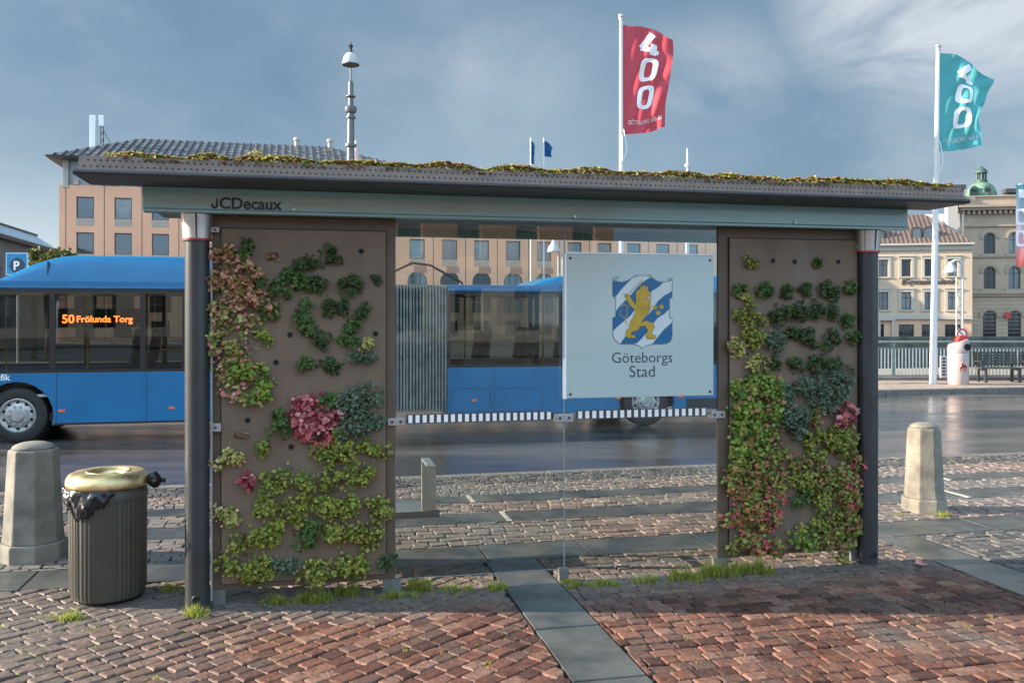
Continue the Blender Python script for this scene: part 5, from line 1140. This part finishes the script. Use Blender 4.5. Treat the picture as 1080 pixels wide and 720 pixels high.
tag(obj('furled_flag', MB().tube([(0, 0, 0), (-.02, 0, -.5), (.05, .02, z0 * .6), (.02, 0, z0)], [.03, .10, .17, .12], 10), mk('pink_cloth', (.70, .38, .38), .8, c2=(.78, .70, .68), scale=1.5), loc=t, smooth=True), 'furled pink and white flag hanging just right of the tall grey lamp post', 'flag')
o = bpy.data.objects['furled_flag']
def gooseneck(label, px, pyt, pyl, pxl, Y, sc=1.0):
    b = at(px, 360, Y); g = thing('gooseneck_lamp', label, 'street lamp', (b.x, Y, 0), 0, 'gooseneck lamps on the quay'); H = at(px, pyt, Y).z; dx = at(pxl, pyl, Y).x - b.x; zl_ = at(pxl, pyl, Y).z; r = abs(dx) / 2
    arc = [(0, 0, 0), (0, 0, H - r)] + [(dx / 2 - dx / 2 * math.cos(k * PI / 10), 0, H - r + r * math.sin(k * PI / 10)) for k in range(1, 11)]; arc.append((dx, 0, zl_ + .15))
    obj('post', MB().tube(arc, .042 * sc, 10).tube([(dx * .5, 0, 0), (dx * .5, 0, H - r * 2.2)], .022, 8).tube([(0, 0, .3), (0, 0, 1.6)], .06, 10), lamp_white, g, smooth=True)
    m2 = MB(); zz_ = .5
    while zz_ < H - 1.2: m2.tube([(0, 0, zz_), (dx * .5, 0, zz_ + .25)], .014, 5).tube([(dx * .5, 0, zz_ + .25), (0, 0, zz_ + .5)], .014, 5); zz_ += .5
    obj('lattice', m2, lamp_white, g)
    obj('bell_shade', MB().lathe([(.19, zl_ - .14), (.20, zl_ - .11), (.16, zl_ + .02), (.10, zl_ + .10), (.05, zl_ + .2)], 24, (dx, 0, 0)), lamp_white, g, smooth=True); return g
g1 = gooseneck('white gooseneck lamp with bell shade and round red-rimmed sign, by the white bin', 1015, 274.5, 283, 1002.5, 28.5)
gooseneck('white gooseneck lamp standing behind the bus, seen through the middle of the shelter glass', 593.5, 243, 261, 584, 27.5)
p = at(1012.5, 352, 28.3); ns = thing('round_traffic_sign', 'small round white sign with red rim and slash, on gooseneck lamp by the bin', 'sign', p)
obj('disc', MB().lathe([(.001, 0), (.165, 0), (.165, .03)], 28, (0, -.12, 0), 'y'), white, ns); m2 = MB().lathe([(.12, -.124), (.17, -.124), (.17, -.118)], 28, axis='y', caps=False); m2.stroke([(-.08, .08), (.08, -.08)], .035, -.126, -.121)
obj('red_marking', m2, mk('sign_red', (.45, .04, .03), .5), ns)

# ================================================================== QUAY: RAILING, BIN, BENCH
rail_m = mk('grey_green_railing', (.15, .21, .17), .5, var=.15); bar_m = mk('pale_railing_bars', (.60, .63, .57), .5, var=.1)
RY = 28.9; r0, r1 = at(870, 400, RY), at(1180, 400, RY); rlen = r1.x - r0.x
qr = thing('quay_railing', 'grey-green iron railing with pale upright bars along the quay edge', 'railing', (r0.x, RY, .0))
zt, zb = at(960, 360.5, RY).z, at(960, 397, RY).z; zm = at(960, 367, RY).z
obj('top_rail', MB().tube([(0, 0, zt), (rlen, 0, zt)], .035, 8).box(0, rlen, -.02, .02, zm - .02, zm + .02), rail_m, qr)
obj('bottom_rail', MB().box(0, rlen, -.025, .025, zb, zb + .05), rail_m, qr)
b2 = MB(); k = 0
while k * .112 < rlen: b2.box(k * .112, k * .112 + .034, -.014, .014, zb + .051, zm - .021); k += 1
obj('bars', b2, bar_m, qr)
for k in range(int(rlen / 2.2) + 1): obj('post', MB().box(k * 2.2 - .035, k * 2.2 + .035, -.036, .036, -.1, zt - .03), rail_m, qr)
obj('quay_edge', MB().box(r0.x - 20, r1.x + 6, RY - .45, RY + .5, -.6, .13), kerb_m, bevel=.02)['kind'] = 'structure'
p = at(1010.3, 405.5, 26.8); wb = thing('recycling_bin', 'tall white ribbed bin with a red top and slanting hood on the far pavement', 'litter bin', (p.x, 26.8, .02))
ribw = mk('bin_white', (.38, .31, .29), .55, var=.08, scale=5)
obj('body', MB().lathe([(.285, .0), (.30, .03), (.305, .92), (.29, .95)], 96, rad=lambda a, z: 1 + (.05 if math.sin(a * 24) > 0 else 0) * (.05 < z < .9)), ribw, wb, smooth=True)
hd = MB().lathe([(.305, .955), (.31, 1.0), (.305, 1.20), (.27, 1.28), (.001, 1.285)], 40, caps=False); hd.v = [(x, y, z + (.10 * -x / .3 * -1 * (z > 1.1)) ) for x, y, z in hd.v]
obj('hood', hd, ribw, wb, smooth=True)
obj('red_top', MB().prism([(-.10, 1.28), (.26, 1.33), (.22, 1.46), (-.02, 1.44)], -.15, .15), mk('sign_red', (.45, .04, .03), .5), wb, bevel=.02)
obj('opening', MB().lathe([(.001, -.318), (.10, -.316), (.10, -.20)], 20, (.13, .0, 1.12), 'y'), hole_m, wb).scale = (1, 1, 1)
m2 = MB(); m2.stroke([(-.09, .42), (-.02, .62), (.05, .45)], .05, -.325, -.30); m2.stroke([(-.08, .50), (.06, .56)], .05, -.325, -.30); m2.stroke([(.02, .60), (.09, .52), (.06, .42)], .04, -.325, -.30)
obj('emblem', m2, mk('bin_emblem_red', (.62, .20, .15), .6), wb)
slat_m = mk('dark_bench_wood', (.060, .062, .052), .65, var=.25, scale=6)
def bench(px0, px1, Y, label):
    a, b = at(px0, 405, Y), at(px1, 405, Y); L_ = b.x - a.x; o = thing('park_bench', label, 'bench', (a.x, Y, .02), 0, 'benches along the quay'); m2 = MB()
    for k in range(4): m2.box(0, L_, -.45 + k * .115, -.36 + k * .115, .42, .455)
    obj('seat', m2, slat_m, o); m2 = MB()
    for k in range(5): m2.box(0, L_, .04 + k * .012, .075 + k * .012, .52 + k * .085, .59 + k * .085)
    for k in range(int(L_ / .16)): m2.box(.08 + k * .16, .13 + k * .16, .08, .10, .50, .93)
    obj('backrest', m2, slat_m, o)
    for x in (.14, L_ - .2): obj('leg', MB().box(x, x + .07, -.42, -.34, -.0, .419).box(x, x + .07, .02, .09, -.0, .93).box(x, x + .07, -.33, .01, .36, .419), charcoal, o, bevel=.01)
    obj('armrest', MB().box(.02, .07, -.42, .05, .62, .66).box(.02, .07, -.42, -.37, .456, .619), charcoal, o)
    return o
bench(1027, 1074, 27.9, 'dark slatted bench facing the road, just right of the white bin')
bench(1077, 1124, 27.9, 'dark slatted bench cut off by the right edge of the picture')
p = at(995, 400, 28.2); wp = thing('guard_post', 'short pale perforated post between the flagpole and the white bin', 'post', (p.x, 28.2, .0))
obj('post', MB().box(-.10, .10, -.03, .03, .12, .80), lamp_white, wp, bevel=.01); m2 = MB()
for k in range(6): m2.box(-.05, .05, -.033, -.0295, .2 + k * .1, .25 + k * .1)
obj('slots', m2, hole_m, wp)

wm2 = mk('canal_water', (.010, .016, .015), .10, var=.3, scale=.3, bump=.5, bscale=3, stretch=(.4, 1.6, 1))
o = obj('canal_water', MB().add([(CX0, CY0, -2.2), (CX1, CY0, -2.2), (CX1, CY1, -2.2), (CX0, CY1, -2.2)], [(0, 1, 2, 3)]), wm2, fix=False); o['kind'] = 'structure'
qm = mk('quay_stone', (.085, .080, .070), .85, var=.35, scale=1.2)
o = obj('canal_wall', MB().box(CX0, CX1, CY1 - .3, CY1 + .2, -2.4, .25).box(CX0, CX1, CY0 - .2, CY0 + .1, -2.4, -.14).box(CX0 - .3, CX0, CY0, CY1, -2.4, -.14), qm); o['kind'] = 'structure'
# parking sign and trees at the left
p = at(18, 276, 26); ps = thing('parking_sign', 'square blue sign with a dark disc and white letter, behind the front of the bus', 'sign', (p.x, 26, ROADZ)); hs = at(18, 266.5, 26).z - ROADZ; ls_ = at(18, 290, 26).z - ROADZ; hw = 11.5 * 26 / FPX
obj('plate', MB().box(-hw, hw, -.02, .02, ls_, hs), mk('sign_pale_blue', (.35, .55, .68), .4), ps); obj('blue_field', MB().box(-hw + .03, hw - .03, -.026, -.021, ls_ + .03, hs - .03), mk('sign_blue', (.02, .20, .38), .35), ps)
obj('disc', MB().lathe([(.001, -.03), (.22, -.03), (.22, -.0265)], 24, (.02, 0, (ls_ + hs) / 2 - .05), 'y'), mk('sign_disc', (.02, .05, .08), .4), ps)
obj('lettering', fit(text_mb('P', .3, .002, bold=.008), -.08, .09, (ls_ + hs) / 2 - .17, -.032), white, ps); obj('post', MB().tube([(0, .04, 0), (0, .04, hs)], .035, 8), steel, ps)
bark = mk('bark', (.07, .05, .035), .9, var=.3)
def tree(label, loc, H, rx, rz_, pal, n, sd):
    g = random.Random(sd); t = thing('tree', label, 'tree', loc, 0, 'trees near the far left building'); m2 = MB().tube([(0, 0, -.1), (.05, 0, H * .35), (.1, .1, H * .7)], [.16, .12, .05], 8)
    cl_ = []
    for k in range(14):
        a = g.random() * 6.28; d = math.sqrt(g.random()); q = Vector((rx * d * math.cos(a), rx * d * math.sin(a), H - rz_ + rz_ * .8 * g.uniform(-1, 1))); cl_.append((q, g.uniform(.3, .55) * rx)); m2.tube([(.05, 0, H * .35), q * .6 + Vector((0, 0, H * .2)), q], [.06, .04, .015], 5)
    obj('trunk', m2, bark, t, smooth=True); c = MB()
    for _ in range(n):
        q, r = g.choice(cl_); v = Vector((g.gauss(0, 1), g.gauss(0, 1), g.gauss(0, .8))).normalized() * r * g.uniform(.4, 1.1); leaflet(c, q + v, (g.gauss(0, 1), g.gauss(0, 1), .7), g.uniform(.06, .13), 5)
    obj('crown', c, pal, t, fix=False); return t
crown_m = island('tree_leaves', [(.10, .12, .025), (.07, .09, .02), (.14, .14, .03), (.17, .13, .03), (.05, .07, .018)], .6, transl=.25)
p = at(50, 300, 45); tree('autumn-tinged small tree behind the bus, in front of the glazed roof', (p.x, 45, ROADZ), at(50, 261.5, 45).z - ROADZ, 1.1, 1.4, crown_m, 2600, 4)
p = at(36, 300, 47); tree('small green tree behind the bus, left of the orange building corner', (p.x, 47, ROADZ), at(36, 264.5, 47).z - ROADZ, .9, 1.2, crown_m, 2200, 9)

# a fallen red leaf on the cobbles near the right pillar
p = at(972, 596, FPX * CAMZ / (596 - 335)); mb = MB(); lobed(mb, Vector((0, 0, 0)), Vector((.1, -.2, 1)), Vector((1, .4, 0)), .06); lobed(mb, Vector((.05, .03, .008)), Vector((.3, .2, 1)), Vector((.4, 1, 0)), .035)
tag(obj('fallen_leaf', mb, LM['red'], loc=(p.x, p.y, .022), fix=False), 'fallen red leaf lying on the cobbles right of the right pillar', 'leaf')
S.cycles.transparent_max_bounces = 20
